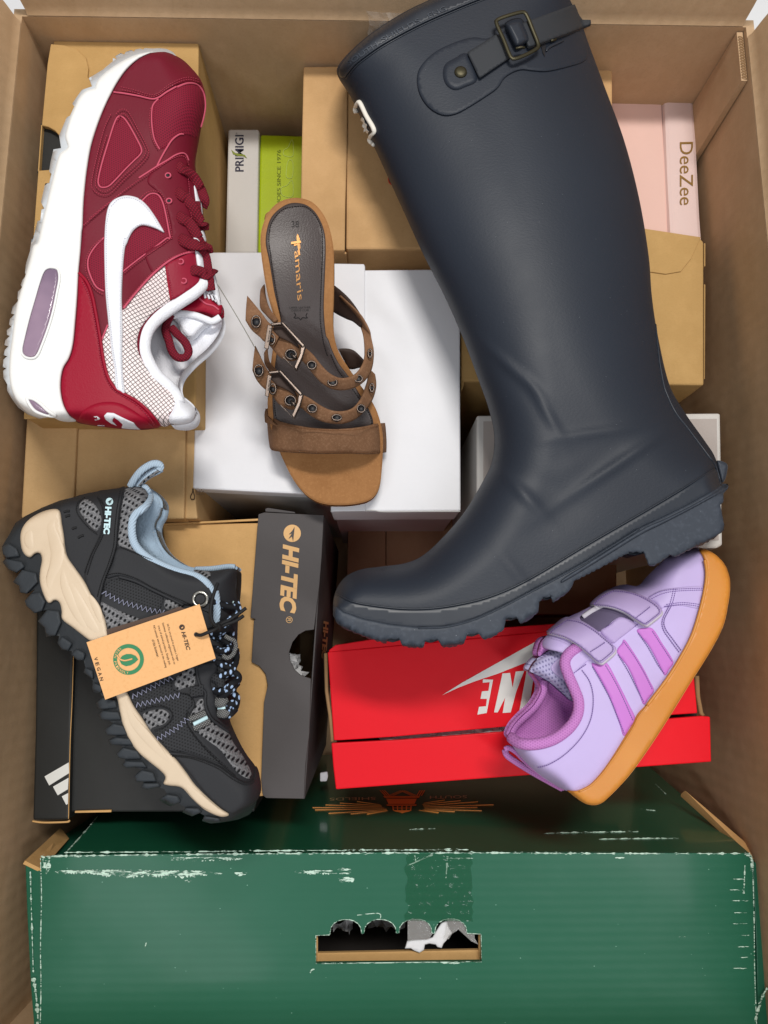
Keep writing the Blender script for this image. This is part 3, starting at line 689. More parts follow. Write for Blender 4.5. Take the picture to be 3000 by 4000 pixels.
gm = Mat('dark_glossy_green', rgb(28, 92, 66), 0.3, 0.5); gm.mix(gm.ramp(gm.noise(10, 4), 0.4, 0.7), rgb(22, 80, 56), amt=0.5)
gm.b.inputs['Coat Weight'].default_value = 1.0; gm.b.inputs['Coat Roughness'].default_value = 0.1; gm.bump(gm.noise(20, 3), 0.001, 0.2); M['green_side'] = gm.m
Gb = root_of('boot_box', 'long glossy green boot box with scuffed top and hand hole at the near end', [(160, 3340), (2935, 3340), (2950, 4000), (130, 4000)], zn, cat='boot box')
holeO = crop(1200, 3500, 2.37)
arc = []
def hump(x0, x1, y0, yt, n=9):
    out = []
    for i in range(n+1):
        a = math.pi*i/n; out.append(((x0+x1)/2-(x1-x0)/2*math.cos(a), y0-(y0-yt)*math.sin(a)**0.8))
    return out
hp = [(80, 365), (205, 360)]+hump(210, 505, 350, 215)+hump(525, 825, 345, 215)+hump(848, 1155, 345, 210)+hump(1180, 1480, 345, 210)+[(1610, 352), (1615, 608), (80, 625)]
hpx = np.array(holeO(*hp))
topq = [(160, 3352), (250, 3341), (1500, 3330), (2922, 3333), (2938, 3345), (2944, 3500), (2958, 4000), (2962, 4060), (150, 4060), (160, 3700)]
# top sheet with the hand hole cut through it
rg = keep_corners(topq, 30.0); pts = np.vstack([rg, hpx]); vs, fs = cdt(pts, len(rg), [len(hpx)])
fs = [list(f) for f in fs if inside(vs[list(f)].mean(0)[None], rg)[0] and not inside(vs[list(f)].mean(0)[None], hpx)[0]]
tp = FN.at(vs); bt = tp-np.array([0, 0, 0.004]); n_ = len(vs); cnt = set()
for f in fs:
    for i in range(3): cnt.add((f[i], f[(i+1) % 3]))
side = [[a, a+n_, b+n_, b] for a, b in cnt if (b, a) not in cnt]
o = mk('top_panel', np.vstack([tp, bt]), fs+[[i+n_ for i in f[::-1]] for f in fs]+side, 'green', Gb); fix_normals(o)
# ridge of bare board round the hole
v, f = tube_geo(FN.at(hpx, 0.0002), 0.0004, 0.0004, 5, closed=True); mk('hole_rim', v, f, 'green_mark', Gb, smooth=True)
zi = zn-0.018                                             # inner wall of the box seen in the hole
prism('inner_board', holeO((75, 530), (1610, 500), (1620, 640), (70, 650)), Flat(zn-0.012), 0.004, 'kraft_tray', Gb, 0.0006)
prism('inner_board', holeO((40, 340), (98, 355), (98, 640), (40, 640)), Flat(zn-0.011), 0.003, 'kraft_tray', Gb, 0)
prism('inner_board', holeO((1588, 340), (1650, 340), (1650, 640), (1588, 640)), Flat(zn-0.011), 0.003, 'kraft_tray', Gb, 0)
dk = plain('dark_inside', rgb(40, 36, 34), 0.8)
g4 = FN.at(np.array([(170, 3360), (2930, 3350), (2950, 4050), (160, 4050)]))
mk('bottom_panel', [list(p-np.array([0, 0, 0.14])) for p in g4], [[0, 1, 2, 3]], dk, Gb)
crumple('tissue_paper', [P(*holeO((230, 240))[0], zn-0.05), P(*holeO((420, 230))[0], zn-0.05), P(*holeO((420, 310))[0], zn-0.07), P(*holeO((240, 300))[0], zn-0.07)], 6, 4, 0.003, 'tissue', Gb, 8)
crumple('tissue_paper', [P(*holeO((560, 200))[0], zn-0.07), P(*holeO((900, 200))[0], zn-0.07), P(*holeO((900, 300))[0], zn-0.10), P(*holeO((560, 280))[0], zn-0.10)], 8, 4, 0.004, 'tissue', Gb, 9)
# side face towards the middle of the carton (leans in under the other boxes)
A0, A1_ = P(246, 3341, zn), P(2928, 3333, zn)
zR = -0.235
def zx(x, y, X):
    d = rays([(x, y)])[0]; return H+d[2]*X/d[0]
z1_, z2_ = zx(2603, 3063, A1_[0]), zx(385, 3188, A0[0])
B1, B0 = P(2603, 3063, z1_), P(385, 3188, z2_)
slope = (B1-A1_)/(z1_-A1_[2]); slope0 = (B0-A0)/(z2_-A0[2])
C1, C0 = A1_+slope*(-0.34-zn), A0+slope0*(-0.34-zn)
mid = (slope+slope0)/2; C1 = A1_+np.array([slope[0], mid[1], 1])*(-0.345-zn); C0 = A0+np.array([slope0[0], mid[1], 1])*(-0.345-zn)
sheet('side_panel', A0, A1_, C1, C0, 0.004, 'green_side', Gb, nrm=(0, 1, 0.2))
SP = Plane(A0, A1_, C1)
# left and right end panels, wider than the lid, raw board inside
for sx, (x0, y0), (x1, y1), (xa, ya) in ((-1, (97, 3362), (237, 3233), (100, 4060)), (1, (2999, 3368), (2678, 3088), (3030, 4060))):
    pass
G3 = crop(0, 3200, 2.764)
e0, e1 = P(97, 3362, zn-0.004), P(237, 3233, zn-0.07)
e2, e3 = P(270, 3275, zn-0.075), P(165, 3395, zn-0.006)
sheet('end_flap', e0, e1, e2, e3, 0.003, 'kraft_tray', Gb, nrm=(0, 0, 1))
prism('end_panel', G3((270, 445), (330, 470), (380, 540), (440, 545), (448, 1500), (445, 2300), (370, 2300), (330, 1800), (290, 1000)), Flat(zn-0.006), 0.2, 'green', Gb, 0.0008)
e0, e1 = P(3010, 3375, zn-0.004), P(2676, 3088, zn-0.07)
e2, e3 = P(2660, 3102, zn-0.078), P(2960, 3372, zn-0.006)
sheet('end_flap', e0, e1, e2, e3, 0.003, 'kraft_tray', Gb, nrm=(0, 0, 1))
prism('end_panel', [(2940, 3368), (3060, 3376), (3080, 4060), (2962, 4060), (2955, 3700)], Flat(zn-0.006), 0.2, 'green', Gb, 0.0008)
# worn edges and scuffs: ragged patches of bare board, each its own shape
def ragged(x0, x1, yc, h, seed, mat='green_mark', surf=FN, parent=Gb, ny=0.5, lift=0.0005, name='scuff'):
    r = np.random.default_rng(seed); n = max(6, int((x1-x0)/5)); xs = np.linspace(x0, x1, n); lift = lift+(seed % 9)*0.00004
    env = np.maximum(np.sin(np.linspace(0, math.pi, n)), 0.02)**0.35
    up = [(x, yc-h*0.5*e*(0.55+0.45*r.random())) for x, e in zip(xs, env)]
    dn = [(x, yc+h*e*(0.15+0.85*r.random()**0.8)) for x, e in zip(xs, env)]
    return decal(name, up+dn[::-1][1:-1], surf, mat, parent, lift, step=500)
G1 = crop(0, 3000, 1.106)
ragged(212, 560, 3404, 16, 1); ragged(380, 620, 3408, 26, 2); ragged(560, 830, 3410, 24, 3); ragged(835, 870, 3412, 6, 4); ragged(915, 965, 3411, 12, 5)
ragged(640, 950, 3353, 12, 6); ragged(1150, 1380, 3405, 14, 7); ragged(1318, 1375, 3400, 22, 8); ragged(1322, 1385, 3434, 18, 9); ragged(720, 750, 3440, 7, 10)
for k, (x0, x1, y, h) in enumerate(((1750, 1850, 3352, 5), (2400, 2440, 3350, 5), (1720, 1800, 3780-20, 8), (2650, 2680, 3660, 4))): ragged(x0, x1, y, h, 20+k)
for k in range(9):
    y = 3430+k*44+RNG.random()*6; x = 2890+RNG.random()*14; ragged(x-20-30*RNG.random(), x+24, y, 3.5, 40+k)
def scr(px, w, surf=FN, mat='green_mark', parent=Gb, lift=0.0003, rag=0.0):
    q = resample(cr(px, False, 6), 9.0, False)
    ww = w*(1+rag*RNG.normal(size=len(q)).clip(-0.8, 2.0)); return tube_geo(surf.at(q, lift), ww, ww*0.35, 4)
sc = [scr([(158, 3352), (162, 3500), (158, 3700), (160, 3850), (156, 4060)], 0.00035, rag=0.3),
      scr([(2934, 3345), (2941, 3420), (2946, 3600), (2948, 3800), (2958, 4060)], 0.0004, rag=0.4),
      scr([(160, 3345), (600, 3339), (1200, 3334), (1850, 3331), (2400, 3334), (2930, 3334)], 0.0005, rag=0.8),
      scr([(250, 3330), (700, 3327), (1200, 3322), (1830, 3319)], 0.0004, surf=Flat(zn+0.0002), rag=0.8),
      scr([(2915, 3340), (2935, 3348), (2938, 3400)], 0.0011, rag=0.4), scr([(2910, 3380), (2908, 3440), (2905, 3490)], 0.0005, rag=0.5),
      scr([(165, 3340), (175, 3365), (172, 3390)], 0.001, rag=0.6), scr([(190, 3350), (188, 3390), (178, 3415)], 0.0009, rag=0.7),
      scr([(1228, 3785), (1216, 3790), (1212, 3800)], 0.0005), scr([(565, 3705), (572, 3680)], 0.0004), scr([(1395, 3575), (1480, 3568), (1485, 3590)], 0.0003),
      scr([(1585, 3385), (1640, 3360), (1690, 3337)], 0.0005, rag=0.5), scr([(1748, 3345), (1745, 3390), (1742, 3430)], 0.0005, rag=0.5), scr([(1620, 3340), (1625, 3370)], 0.0005),
      scr([(2950, 3990), (2975, 3900), (2998, 3860)], 0.0008, rag=0.5), scr([(130, 3820), (140, 3880), (148, 3980), (142, 4040)], 0.001, Flat(zn-0.005), rag=0.7), scr([(118, 3400), (124, 3600), (130, 3800)], 0.0004, Flat(zn-0.005), rag=0.8)]
v, f = join(sc); mk('worn_edges', v, f, 'green_mark', Gb)
# marks on the side face
sc = [scr([(2125, 3255), (2250, 3252), (2495, 3248)], 0.0004, SP, rag=0.6), scr([(2340, 3278), (2450, 3276), (2650, 3274)], 0.0004, SP, rag=0.6), scr([(1600, 3240), (1700, 3236)], 0.0003, SP, rag=0.9),
      scr([(2500, 3160), (2560, 3166)], 0.0003, SP, rag=0.8), scr([(2560, 3062), (2600, 3100)], 0.0005, SP, rag=1.2), scr([(380, 3190), (330, 3250), (262, 3325)], 0.0005, SP, rag=0.8)]
v, f = join(sc); mk('side_scuffs', v, f, 'green_mark', Gb)
# copper lighthouse print, upside down, with rays and lettering
R2 = crop(1250, 2450, 2.07375)
def dc(n, pts, m='copper_ink'): return decal(n, R2(*pts), SP, m, Gb, 0.0006)
dc('lighthouse_print', [(510, 1368), (810, 1368), (800, 1382), (525, 1382)]); dc('lighthouse_print', [(535, 1388), (785, 1388), (765, 1432), (555, 1432)])
dc('lighthouse_print', [(538, 1436), (784, 1436), (778, 1446), (544, 1446)]); dc('lighthouse_print', [(590, 1482), (745, 1482), (720, 1494), (686, 1500), (665, 1508), (650, 1500), (612, 1494)])
for i in range(5): dc('lighthouse_print', [(584+i*37, 1448), (596+i*37, 1448), (598+i*35, 1482), (590+i*35, 1482)])
dc('lighthouse_print', [(590, 1462), (744, 1462), (743, 1467), (591, 1467)])
for dx in (0, 18, 36):
    dc('lighthouse_print', [(480+dx, 1320), (490+dx, 1320), (536+dx, 1366), (524+dx, 1366)]); dc('lighthouse_print', [(780+dx, 1366), (790+dx, 1366), (836+dx-18, 1320), (824+dx-18, 1320)])
    dc('lighthouse_print', [(545+dx*1.1, 1366), (556+dx*1.1, 1366), (660+dx, 1322), (648+dx, 1322)]); dc('lighthouse_print', [(740+dx*1.1, 1366), (752+dx*1.1, 1366), (664+dx, 1326), (650+dx, 1326)])
rs = []; M['print_gold'] = plain('pale_gold_ink', rgb(205, 190, 140), 0.5)
for (x0, y0, x1, y1) in ((840, 1425, 1010, 1400), (830, 1436, 1140, 1405), (835, 1446, 1280, 1414), (840, 1456, 1405, 1438), (850, 1466, 1275, 1460), (840, 1474, 1310, 1486), (830, 1480, 1090, 1494), (800, 1482, 960, 1502),
                         (490, 1438, 300, 1412), (500, 1446, 160, 1424), (500, 1454, 45, 1440), (520, 1464, -60, 1461), (540, 1472, -40, 1480), (540, 1478, 70, 1508), (545, 1484, 250, 1512), (550, 1486, 380, 1514)):
    rs.append(tube_geo(SP.at(np.array(R2((x0, y0), (x1, y1))), 0.0004), [0.00015, 0.0004], 0.0001, 4))
v, f = join(rs); mk('ray_print', v, f, 'copper_ink', Gb)
text('SOUTH', SP, R2((1190, 1362))[0], R2((890, 1366))[0], 11, 'print_gold', Gb, 0.0008, upvec=(0, 1))
text('SHIELDS', SP, R2((450, 1375))[0], R2((78, 1382))[0], 11, 'print_gold', Gb, 0.0008, upvec=(0, 1))
# clear tape over the edge, torn into the hand hole, with a scrap of white paper
tq = FN.at(np.array([(1586, 3336), (1838, 3334), (1852, 3600), (1590, 3596)]), 0.0009)
tg = Mat('glossy_tape', rgb(20, 96, 60), 0.08, 0.5); tg.b.inputs['Alpha'].default_value = 0.35; tg.bump(tg.noise(25, 5), 0.003, 0.7); tg.bump(tg.wave(46, 90, 0.5, 2), 0.001, 0.3); M['tape_green'] = tg.m
crumple('packing_tape', tq, 14, 14, 0.00012, 'tape_green', Gb, 11)
tcl = Mat('torn_clear_film', rgb(210, 208, 205), 0.1, 0.6); tcl.b.inputs['Alpha'].default_value = 0.35; tcl.bump(tcl.noise(120, 4), 0.002, 1.0); M['film'] = tcl.m
decal('torn_tape', holeO((930, 205), (1160, 205), (1165, 340), (1130, 400), (1040, 410), (930, 418)), Flat(zn-0.002), 'film', Gb, 0)
decal('torn_tape', holeO((1300, 215), (1480, 215), (1548, 220), (1550, 390), (1585, 450), (1520, 420), (1400, 310), (1340, 350), (1310, 400), (1260, 400)), Flat(zn-0.002), 'film', Gb, 0)
pw = patch('torn_paper', holeO((1290, 225), (1310, 290), (1340, 345), (1310, 372), (1290, 410), (1262, 440), (1245, 482), (1205, 472), (1190, 450), (1130, 440), (1090, 450), (1080, 500), (1040, 525), (990, 505), (960, 485), (905, 485), (925, 415), (1000, 405), (1100, 400), (1160, 380), (1200, 310), (1240, 250)), Flat(zn-0.006), 'tissue', Gb, t=0.002, bev=4, step=10, smooth_poly=False)
# ================================================================== the tall boot
rub = Mat('navy_black_rubber', rgb(31, 38, 50), 0.5, 0.38)
rub.mix(rub.ramp(rub.noise(5, 3), 0.3, 0.7), rgb(26, 31, 40), amt=0.5)
rub.mix(rub.ramp(rub.voro(150), 0.035, 0.02), rgb(150, 155, 160), amt=0.5)
rub.bump(rub.noise(430, 3, 0.6, stretch=(1, 1.7, 1), rot=25), 0.0003, 0.35); rub.bump(rub.noise(12, 2), 0.002, 0.15); rub.roughvar(rub.noise(14, 4), 0.44, 0.60); M['rubber'] = rub.m
ru2 = Mat('sole_rubber', rgb(48, 55, 66), 0.55, 0.4); ru2.mix(ru2.ramp(ru2.noise(300, 4), 0.5, 0.75), rgb(80, 88, 100), amt=0.35)
ru2.mix(ru2.ramp(ru2.voro(130), 0.05, 0.02), rgb(160, 165, 170), amt=0.6); ru2.bump(ru2.noise(400, 3), 0.0003, 0.25); M['rubber_sole'] = ru2.m
ru3 = Mat('smooth_rubber', rgb(34, 40, 50), 0.42, 0.45); ru3.mix(ru3.ramp(ru3.noise(20, 4), 0.5, 0.8), rgb(62, 68, 76), amt=0.4); ru3.roughvar(ru3.noise(20, 4), 0.3, 0.5); M['rubber_smooth'] = ru3.m
M['strap_rubber'] = Mat('strap_rubber', rgb(44, 47, 52), 0.6, 0.35).m
M['brass'] = Mat('aged_brass', rgb(70, 66, 50), 0.45, 0.5, 0.8).m
M['label_white'] = plain('cream_white_rubber', rgb(232, 226, 214), 0.5)
bz = -0.002
shaft_l = [(1317, 266, 130), (1323, 305, 240), (1357, 357, 300), (1388, 415, 330), (1459, 568, 400), (1568, 807, 430), (1654, 995, 420), (1736, 1157, 380), (1808, 1320, 340), (1863, 1468, 300), (1909, 1598, 260), (1930, 1700, 240), (1922, 1800, 220), (1888, 1877, 220), (1817, 1996, 220), (1740, 2088, 210), (1658, 2165, 190), (1586, 2199, 170), (1489, 2213, 150), (1407, 2225, 130), (1345, 2257, 110), (1311, 2310, 80)]
shaft_r = [(2822, 1893, 60), (2795, 1790, 120), (2753, 1722, 220), (2677, 1614, 260), (2614, 1500, 300), (2569, 1307, 360), (2546, 1153, 400), (2534, 999, 430), (2497, 776, 440), (2438, 548, 430), (2352, 313, 400), (2281, 118, 350), (2250, 0, 200), (2235, -90, 60)]
rim = [(2120, -150, 22), (1980, -130, 22), (1830, -75, 22), (1670, 0, 22), (1592, 39, 22), (1513, 86, 24), (1435, 141, 28), (1357, 212, 50)]
soleR = [(1299, 2362, 30), (1299, 2406, 16), (1319, 2440, 12), (1395, 2480, 10), (1509, 2516, 10), (1654, 2534, 10), (1813, 2518, 10), (1894, 2503, 10), (2035, 2442, 10), (2160, 2360, 10), (2300, 2270, 10), (2459, 2190, 10), (2556, 2216, 10), (2700, 2150, 10), (2800, 2100, 10), (2834, 2060, 12), (2850, 1905, 16)]
BS = Surf(shaft_l+soleR+shaft_r+rim, bz, [(1800, 300, 0.044), (2200, 900, 0.046), (2250, 1500, 0.042), (2450, 1850, 0.038), (2200, 2050, 0.040), (1700, 2300, 0.043), (1400, 2380, 0.040), (2800, 1950, 0.034)], sig=240, blur=3,
          bumps=[(2010, 1450, 150, 16, 42, 0.0022), (2130, 1600, 110, 16, 60, 0.0021), (2330, 1690, 190, 17, -8, 0.0020), (2060, 1520, 140, 45, 48, -0.0010), (2290, 1760, 160, 40, -15, -0.0008),
                 (2400, 1822, 230, 15, -34, 0.0026), (2350, 1790, 200, 36, -34, -0.0008), (2040, 1925, 120, 20, 46, 0.0020), (2130, 1900, 120, 60, 30, -0.0014), (2190, 2010, 130, 60, -30, -0.0014), (1790, 2370, 500, 90, -12, 0.0), (2010, 2230, 90, 20, 50, 0.001)])
BT = thing('rain_boot', 'tall navy black rubber rain boot with a buckled side strap, lying on its side', 'boot', (P(2200, 1200, 0)[0], P(2200, 1200, 0)[1], -0.05))
soletop = [(2822, 1893), (2797, 1915), (2690, 1975), (2595, 2022), (2500, 2066), (2285, 2199), (2068, 2316), (1959, 2373), (1851, 2421), (1742, 2449), (1634, 2454), (1525, 2443), (1417, 2421), (1341, 2394), (1303, 2367)]
body = [p[:2] for p in shaft_l]+[p[:2] for p in soletop[::-1]]+[p[:2] for p in shaft_r[1:]]+[p[:2] for p in rim]
patch('shaft', body, BS, 'rubber', BT, t=0.0, bev=3, step=15, solid=bz, sink=0.0)
foxtop = [(1313, 2322), (1374, 2351), (1471, 2369), (1580, 2380), (1688, 2378), (1797, 2362), (1905, 2335), (2014, 2291), (2122, 2232), (2285, 2134), (2502, 2009), (2665, 1912), (2790, 1832)]
patch('foxing', foxtop+soletop+[(1303, 2350)], BS, 'rubber_smooth', BT, t=0.0011, bev=5, step=12, lift=0.0)
cord('seam', [(p[0], p[1]-2) for p in foxtop], BS, 0.0005, 'rubber_smooth', BT, lift=0.0012)
sole = [(2843, 1890), (2844, 1908), (2826, 1928), (2826, 1960), (2814, 1972), (2824, 2025), (2830, 2050), (2827, 2070), (2797, 2098), (2734, 2133), (2702, 2144), (2661, 2163), (2652, 2172), (2636, 2176), (2617, 2168), (2590, 2186), (2556, 2212), (2535, 2210), (2513, 2156), (2459, 2156), (2437, 2167), (2350, 2215), (2242, 2270), (2231, 2297), (2210, 2320), (2160, 2356), (2152, 2329), (2122, 2333), (2106, 2351), (2103, 2389), (2070, 2420), (2035, 2438), (2016, 2411), (1976, 2416), (1968, 2459), (1930, 2485), (1894, 2500), (1864, 2473), (1824, 2479), (1813, 2514), (1770, 2526), (1732, 2530), (1707, 2497), (1661, 2503), (1654, 2530), (1610, 2530), (1574, 2525), (1558, 2494), (1515, 2497), (1509, 2514), (1450, 2498), (1395, 2476), (1350, 2458), (1319, 2438), (1301, 2405), (1301, 2362)]
r_ = np.random.default_rng(3); sole_r = []
for i, p in enumerate(sole):
    q = sole[(i+1) % len(sole)]; sole_r.append(p); L = math.hypot(q[0]-p[0], q[1]-p[1])
    if L > 24 and 2 < i < len(sole)-2:
        k = int(L/11)
        for j in range(1, k): sole_r.append((p[0]+(q[0]-p[0])*j/k, p[1]+(q[1]-p[1])*j/k+(3.0 if j % 2 else -1.5)))
patch('sole', sole_r+[(p[0], p[1]-4) for p in soletop[::-1]], BS, 'rubber_sole', BT, t=0.0028, bev=5, step=13, solid=bz, sink=-0.001, smooth_poly=False)
# far tread blocks, seen past the gaps in the near ones
far = [[(p[0]+26, p[1]-14) for p in sole[k:k+n]] for k, n in ((24, 8), (31, 5), (35, 6), (41, 6), (47, 5))]
for c, w in (((1535, 2490), 30), ((1683, 2492), 28), ((1843, 2468), 24), ((1995, 2405), 26), ((2135, 2325), 22), ((2485, 2150), 34)):
    prism('tread_block', [(c[0]-w, c[1]-20), (c[0]+w, c[1]-26), (c[0]+w+4, c[1]+10), (c[0], c[1]+20), (c[0]-w, c[1]+14)], Flat(-0.012), 0.02, 'rubber_smooth', BT, 0.001)
# heel flange along the sole
fl_ = [(2843, 1892), (2842, 1908), (2800, 1935), (2700, 1990), (2600, 2042), (2500, 2092), (2350, 2185), (2200, 2275), (2200, 2258), (2285, 2204), (2500, 2070), (2595, 2026), (2690, 1979), (2797, 1919), (2822, 1897)]
patch('sole_flange', fl_, BS, 'rubber_sole', BT, t=0.0042, bev=6, step=12, lift=0.001)
cord('pale_edge', soletop[4:11], BS, 0.00035, 'rubber_sole', BT, lift=0.0036)
patch('heel_spur', [(2799, 1801), (2829, 1805), (2842, 1818), (2840, 1842), (2832, 1873), (2818, 1886), (2808, 1850)], Flat(bz), 'rubber_sole', BT, t=0.006, bev=8, step=6, thick=0.012)
cord('back_seam', [(2561, 1268), (2575, 1400), (2592, 1500), (2608, 1547), (2639, 1611), (2690, 1677), (2763, 1775), (2791, 1812), (2808, 1860), (2814, 1890)], BS, 0.0007, 'rubber_smooth', BT, lift=0.0001)
# rim band with embossed words
band_in = [(1345, 300), (1375, 262), (1405, 235), (1481, 181), (1571, 130), (1662, 84), (1752, 45), (1850, 5), (2000, -50), (2110, -85)]
band_out = [(2120, -140), (1980, -122), (1830, -68), (1670, 6), (1592, 45), (1513, 92), (1435, 147), (1365, 212), (1326, 268), (1328, 300)]
patch('rim_band', band_in+band_out, BS, 'rubber_smooth', BT, t=0.0011, bev=4, step=11)
cord('rim_bead', [(p[0], p[1]-1) for p in band_in], BS, 0.0008, 'rubber_smooth', BT, lift=0.0008)
cord('rim_bead', [(p[0]+6, p[1]+7) for p in band_in], BS, 0.0005, 'rubber_smooth', BT, lift=0.0002)
em = plain('embossed_rubber', rgb(60, 66, 76), 0.45); M['emboss'] = em
De = crop(1300, 0, 3.318)
for w, a, b in (('SOUTH', (205, 850), (590, 590)), ('SHIELDS', (650, 545), (1140, 285)), ('ENG.', (1250, 235), (1500, 120))):
    text(w, BS, De(a)[0], De(b)[0], 19, 'emboss', BT, lift=0.0016, name='embossed_letters')
# strap pad, straps, buckle
BA = crop(1200, 0, 1.2762)
pad = BA((1100, 130), (1000, 150), (900, 190), (830, 185), (750, 205), (650, 250), (580, 310), (548, 370), (550, 440), (575, 500), (620, 550), (680, 577), (740, 570), (800, 540), (880, 490), (950, 440), (990, 385), (1060, 350), (1130, 355), (1200, 357), (1300, 335), (1385, 305), (1400, 250), (1360, 160), (1250, 120))
patch('strap_pad', pad, BS, 'rubber', BT, t=0.0013, bev=5, step=13)
patch('rivet_tab', BA((800, 262), (855, 395), (790, 440), (735, 455), (690, 430), (670, 380), (680, 320), (730, 285)), BS, 'rubber', BT, t=0.0028, bev=22, step=10)
patch('strap', BA((795, 262), (870, 215), (940, 170), (985, 180), (1020, 285), (930, 345), (858, 395)), BS, 'strap_rubber', BT, t=0.0040, bev=3, step=10, smooth_poly=False)
patch('strap', BA((1060, 118), (1200, 68), (1340, 18), (1385, 28), (1418, 68), (1416, 122), (1300, 170), (1155, 222), (1100, 240)), BS, 'strap_rubber', BT, t=0.0055, bev=3, step=10, smooth_poly=False, thick=0.0015)
patch('strap_loop', BA((985, 115), (1060, 88), (1095, 140), (1112, 200), (1085, 225), (1040, 240), (1010, 190)), BS, 'rubber_smooth', BT, t=0.0085, bev=22, step=8)
bk = [(950, 98), (1010, 75), (1075, 60), (1095, 78), (1125, 150), (1152, 222), (1140, 245), (1085, 275), (1030, 293), (1010, 275), (980, 200), (945, 120)]
q = resample(cr(BA(*bk), True, 5), 9, True); cp = BS.at(q, 0.0072)
v, f = tube_geo(cp, 0.0016, 0.0009, 8, True); mk('buckle', v, f, 'brass', BT, smooth=True)
tube('buckle_pin', BS.at(np.array(BA((1040, 242), (1070, 235), (1085, 240))), 0.0075), 0.0009, 'brass', BT)
rc = BS.at(np.array(BA((765, 360))), 0.003)[0]
lathe('rivet', rc, [(0, 0.0016), (0.003, 0.0015), (0.0046, 0.0009), (0.0049, 0.0), (0.0049, -0.002)], 'brass', BT, 20)
decal('strap_slot', BA((1166, 225), (1190, 218), (1186, 282), (1174, 262)), BS, 'black_ink', BT, 0.002)
patch('keeper', BA((1190, 232), (1240, 205), (1280, 195), (1276, 210), (1215, 240), (1192, 262)), BS, 'rubber_smooth', BT, t=0.003, bev=5, step=8)
tube('keeper_pin', BS.at(np.array(BA((1215, 204), (1240, 196))), 0.004), 0.0009, 'brass', BT)
# white label on the front edge
lab = BA((243, 562), (240, 540), (259, 509), (295, 578), (333, 648), (316, 680), (312, 702), (332, 722))
cord('label_border', lab, BS, 0.0020, 'label_white', BT, lift=0.0018, rh=0.0014)
patch('label_emblem', BA((272, 582), (284, 592), (288, 612), (300, 622), (296, 640), (308, 655), (300, 668), (290, 655), (280, 660), (282, 640), (272, 630), (278, 612), (266, 600)), BS, 'label_white', BT, t=0.0022, bev=3, step=6, smooth_poly=False)
# ================================================================== maroon running shoe
def leather(name, c, rough=0.55, spec=0.22, grain=900, amt=0.0003):
    m = Mat(name, c, rough, spec); m.mix(m.ramp(m.noise(16, 4), 0.35, 0.7), (c[0]*0.8, c[1]*0.75, c[2]*0.75, 1), amt=0.4)
    m.bump(m.noise(grain, 3), amt, 0.5); m.bump(m.noise(30, 3), 0.0015, 0.2); return m.m
def weave(name, c, c2, sc, amt=0.0005, rot=0.0, stretch=(1, 1, 1), rough=0.75, lo=0.25, hi=0.5):
    m = Mat(name, c, rough, 0.3); v = m.holes(sc, sc, rot); g = m.ramp(v, 0.42, 0.25)
    m.mix(g, c2, amt=0.9); m.bump(v, amt, 0.8); m.mix(m.ramp(m.noise(25, 3), 0.4, 0.7), (c[0]*0.75, c[1]*0.75, c[2]*0.75, 1), amt=0.3); return m.m
def knit(name, c, c2, sc, rot=0.0, amt=0.0005, rough=0.8, cut=0.5):
    m = Mat(name, c, rough, 0.3); a = m.wave(sc, rot); b = m.wave(sc, rot+90); p = m.math('MULTIPLY', a, b)
    m.mix(m.ramp(p, cut, 0.05), c2); m.bump(p, amt, 0.9); return m.m
M['maroon'] = leather('maroon_leather', rgb(110, 17, 38)); M['crimson'] = leather('crimson_leather', rgb(152, 10, 42), 0.5)
M['maroon_mesh'] = weave('maroon_mesh', rgb(132, 18, 46), rgb(92, 10, 32), 620, 0.0004, 20)
M['twill'] = leather('maroon_twill', rgb(142, 22, 48), 0.45)
M['pink_edge'] = plain('raw_pink_edge', rgb(196, 82, 104), 0.8); M['maroon_thread'] = plain('maroon_thread', rgb(168, 52, 74), 0.7)
M['maroon_lace'] = knit('maroon_lace', rgb(138, 18, 42), rgb(92, 10, 28), 190, 35)
wf = Mat('white_foam', rgb(238, 238, 236), 0.5, 0.4); wf.mix(wf.ramp(wf.noise(12, 4), 0.4, 0.75), rgb(222, 220, 216), amt=0.5); wf.bump(wf.noise(30, 4), 0.001, 0.2); M['white_foam'] = wf.m
wl = Mat('white_padded_fabric', rgb(235, 236, 242), 0.8, 0.2); wl.bump(wl.voro(900), 0.0004, 0.6); M['white_fabric'] = wl.m
M['white_leather'] = leather('white_leather', rgb(232, 234, 240), 0.5, 0.4, 1100, 0.0002)
M['white_thread'] = plain('grey_thread', rgb(186, 188, 198), 0.7)
oc = Mat('clear_grey_rubber', rgb(196, 200, 204), 0.3, 0.5); oc.b.inputs['Subsurface Weight'].default_value = 0.0; oc.bump(oc.noise(60, 3), 0.001, 0.3); M['clear_rubber'] = oc.m
aw = Mat('clear_air_unit', rgb(150, 126, 146), 0.28, 0.5); aw.mix(aw.ramp(aw.noise(22, 3), 0.35, 0.7), rgb(120, 100, 122)); aw.b.inputs['Coat Weight'].default_value = 0.15; aw.b.inputs['Coat Roughness'].default_value = 0.04; aw.bump(aw.noise(14, 2), 0.001, 0.2); M['air'] = aw.m
nt = Mat('pale_net', rgb(250, 240, 238), 0.75, 0.3)
nv = nt.mapped((1, 1, 1), 0); sp_ = nt.N.new('ShaderNodeSeparateXYZ'); nt.L.new(nv, sp_.inputs[0])
u1 = nt.math('FRACT', nt.math('MULTIPLY', nt.math('ADD', sp_.outputs[0], nt.math('MULTIPLY', sp_.outputs[1], 0.85)), 330.0))
u2 = nt.math('FRACT', nt.math('MULTIPLY', nt.math('SUBTRACT', sp_.outputs[0], nt.math('MULTIPLY', sp_.outputs[1], 0.95)), 330.0))
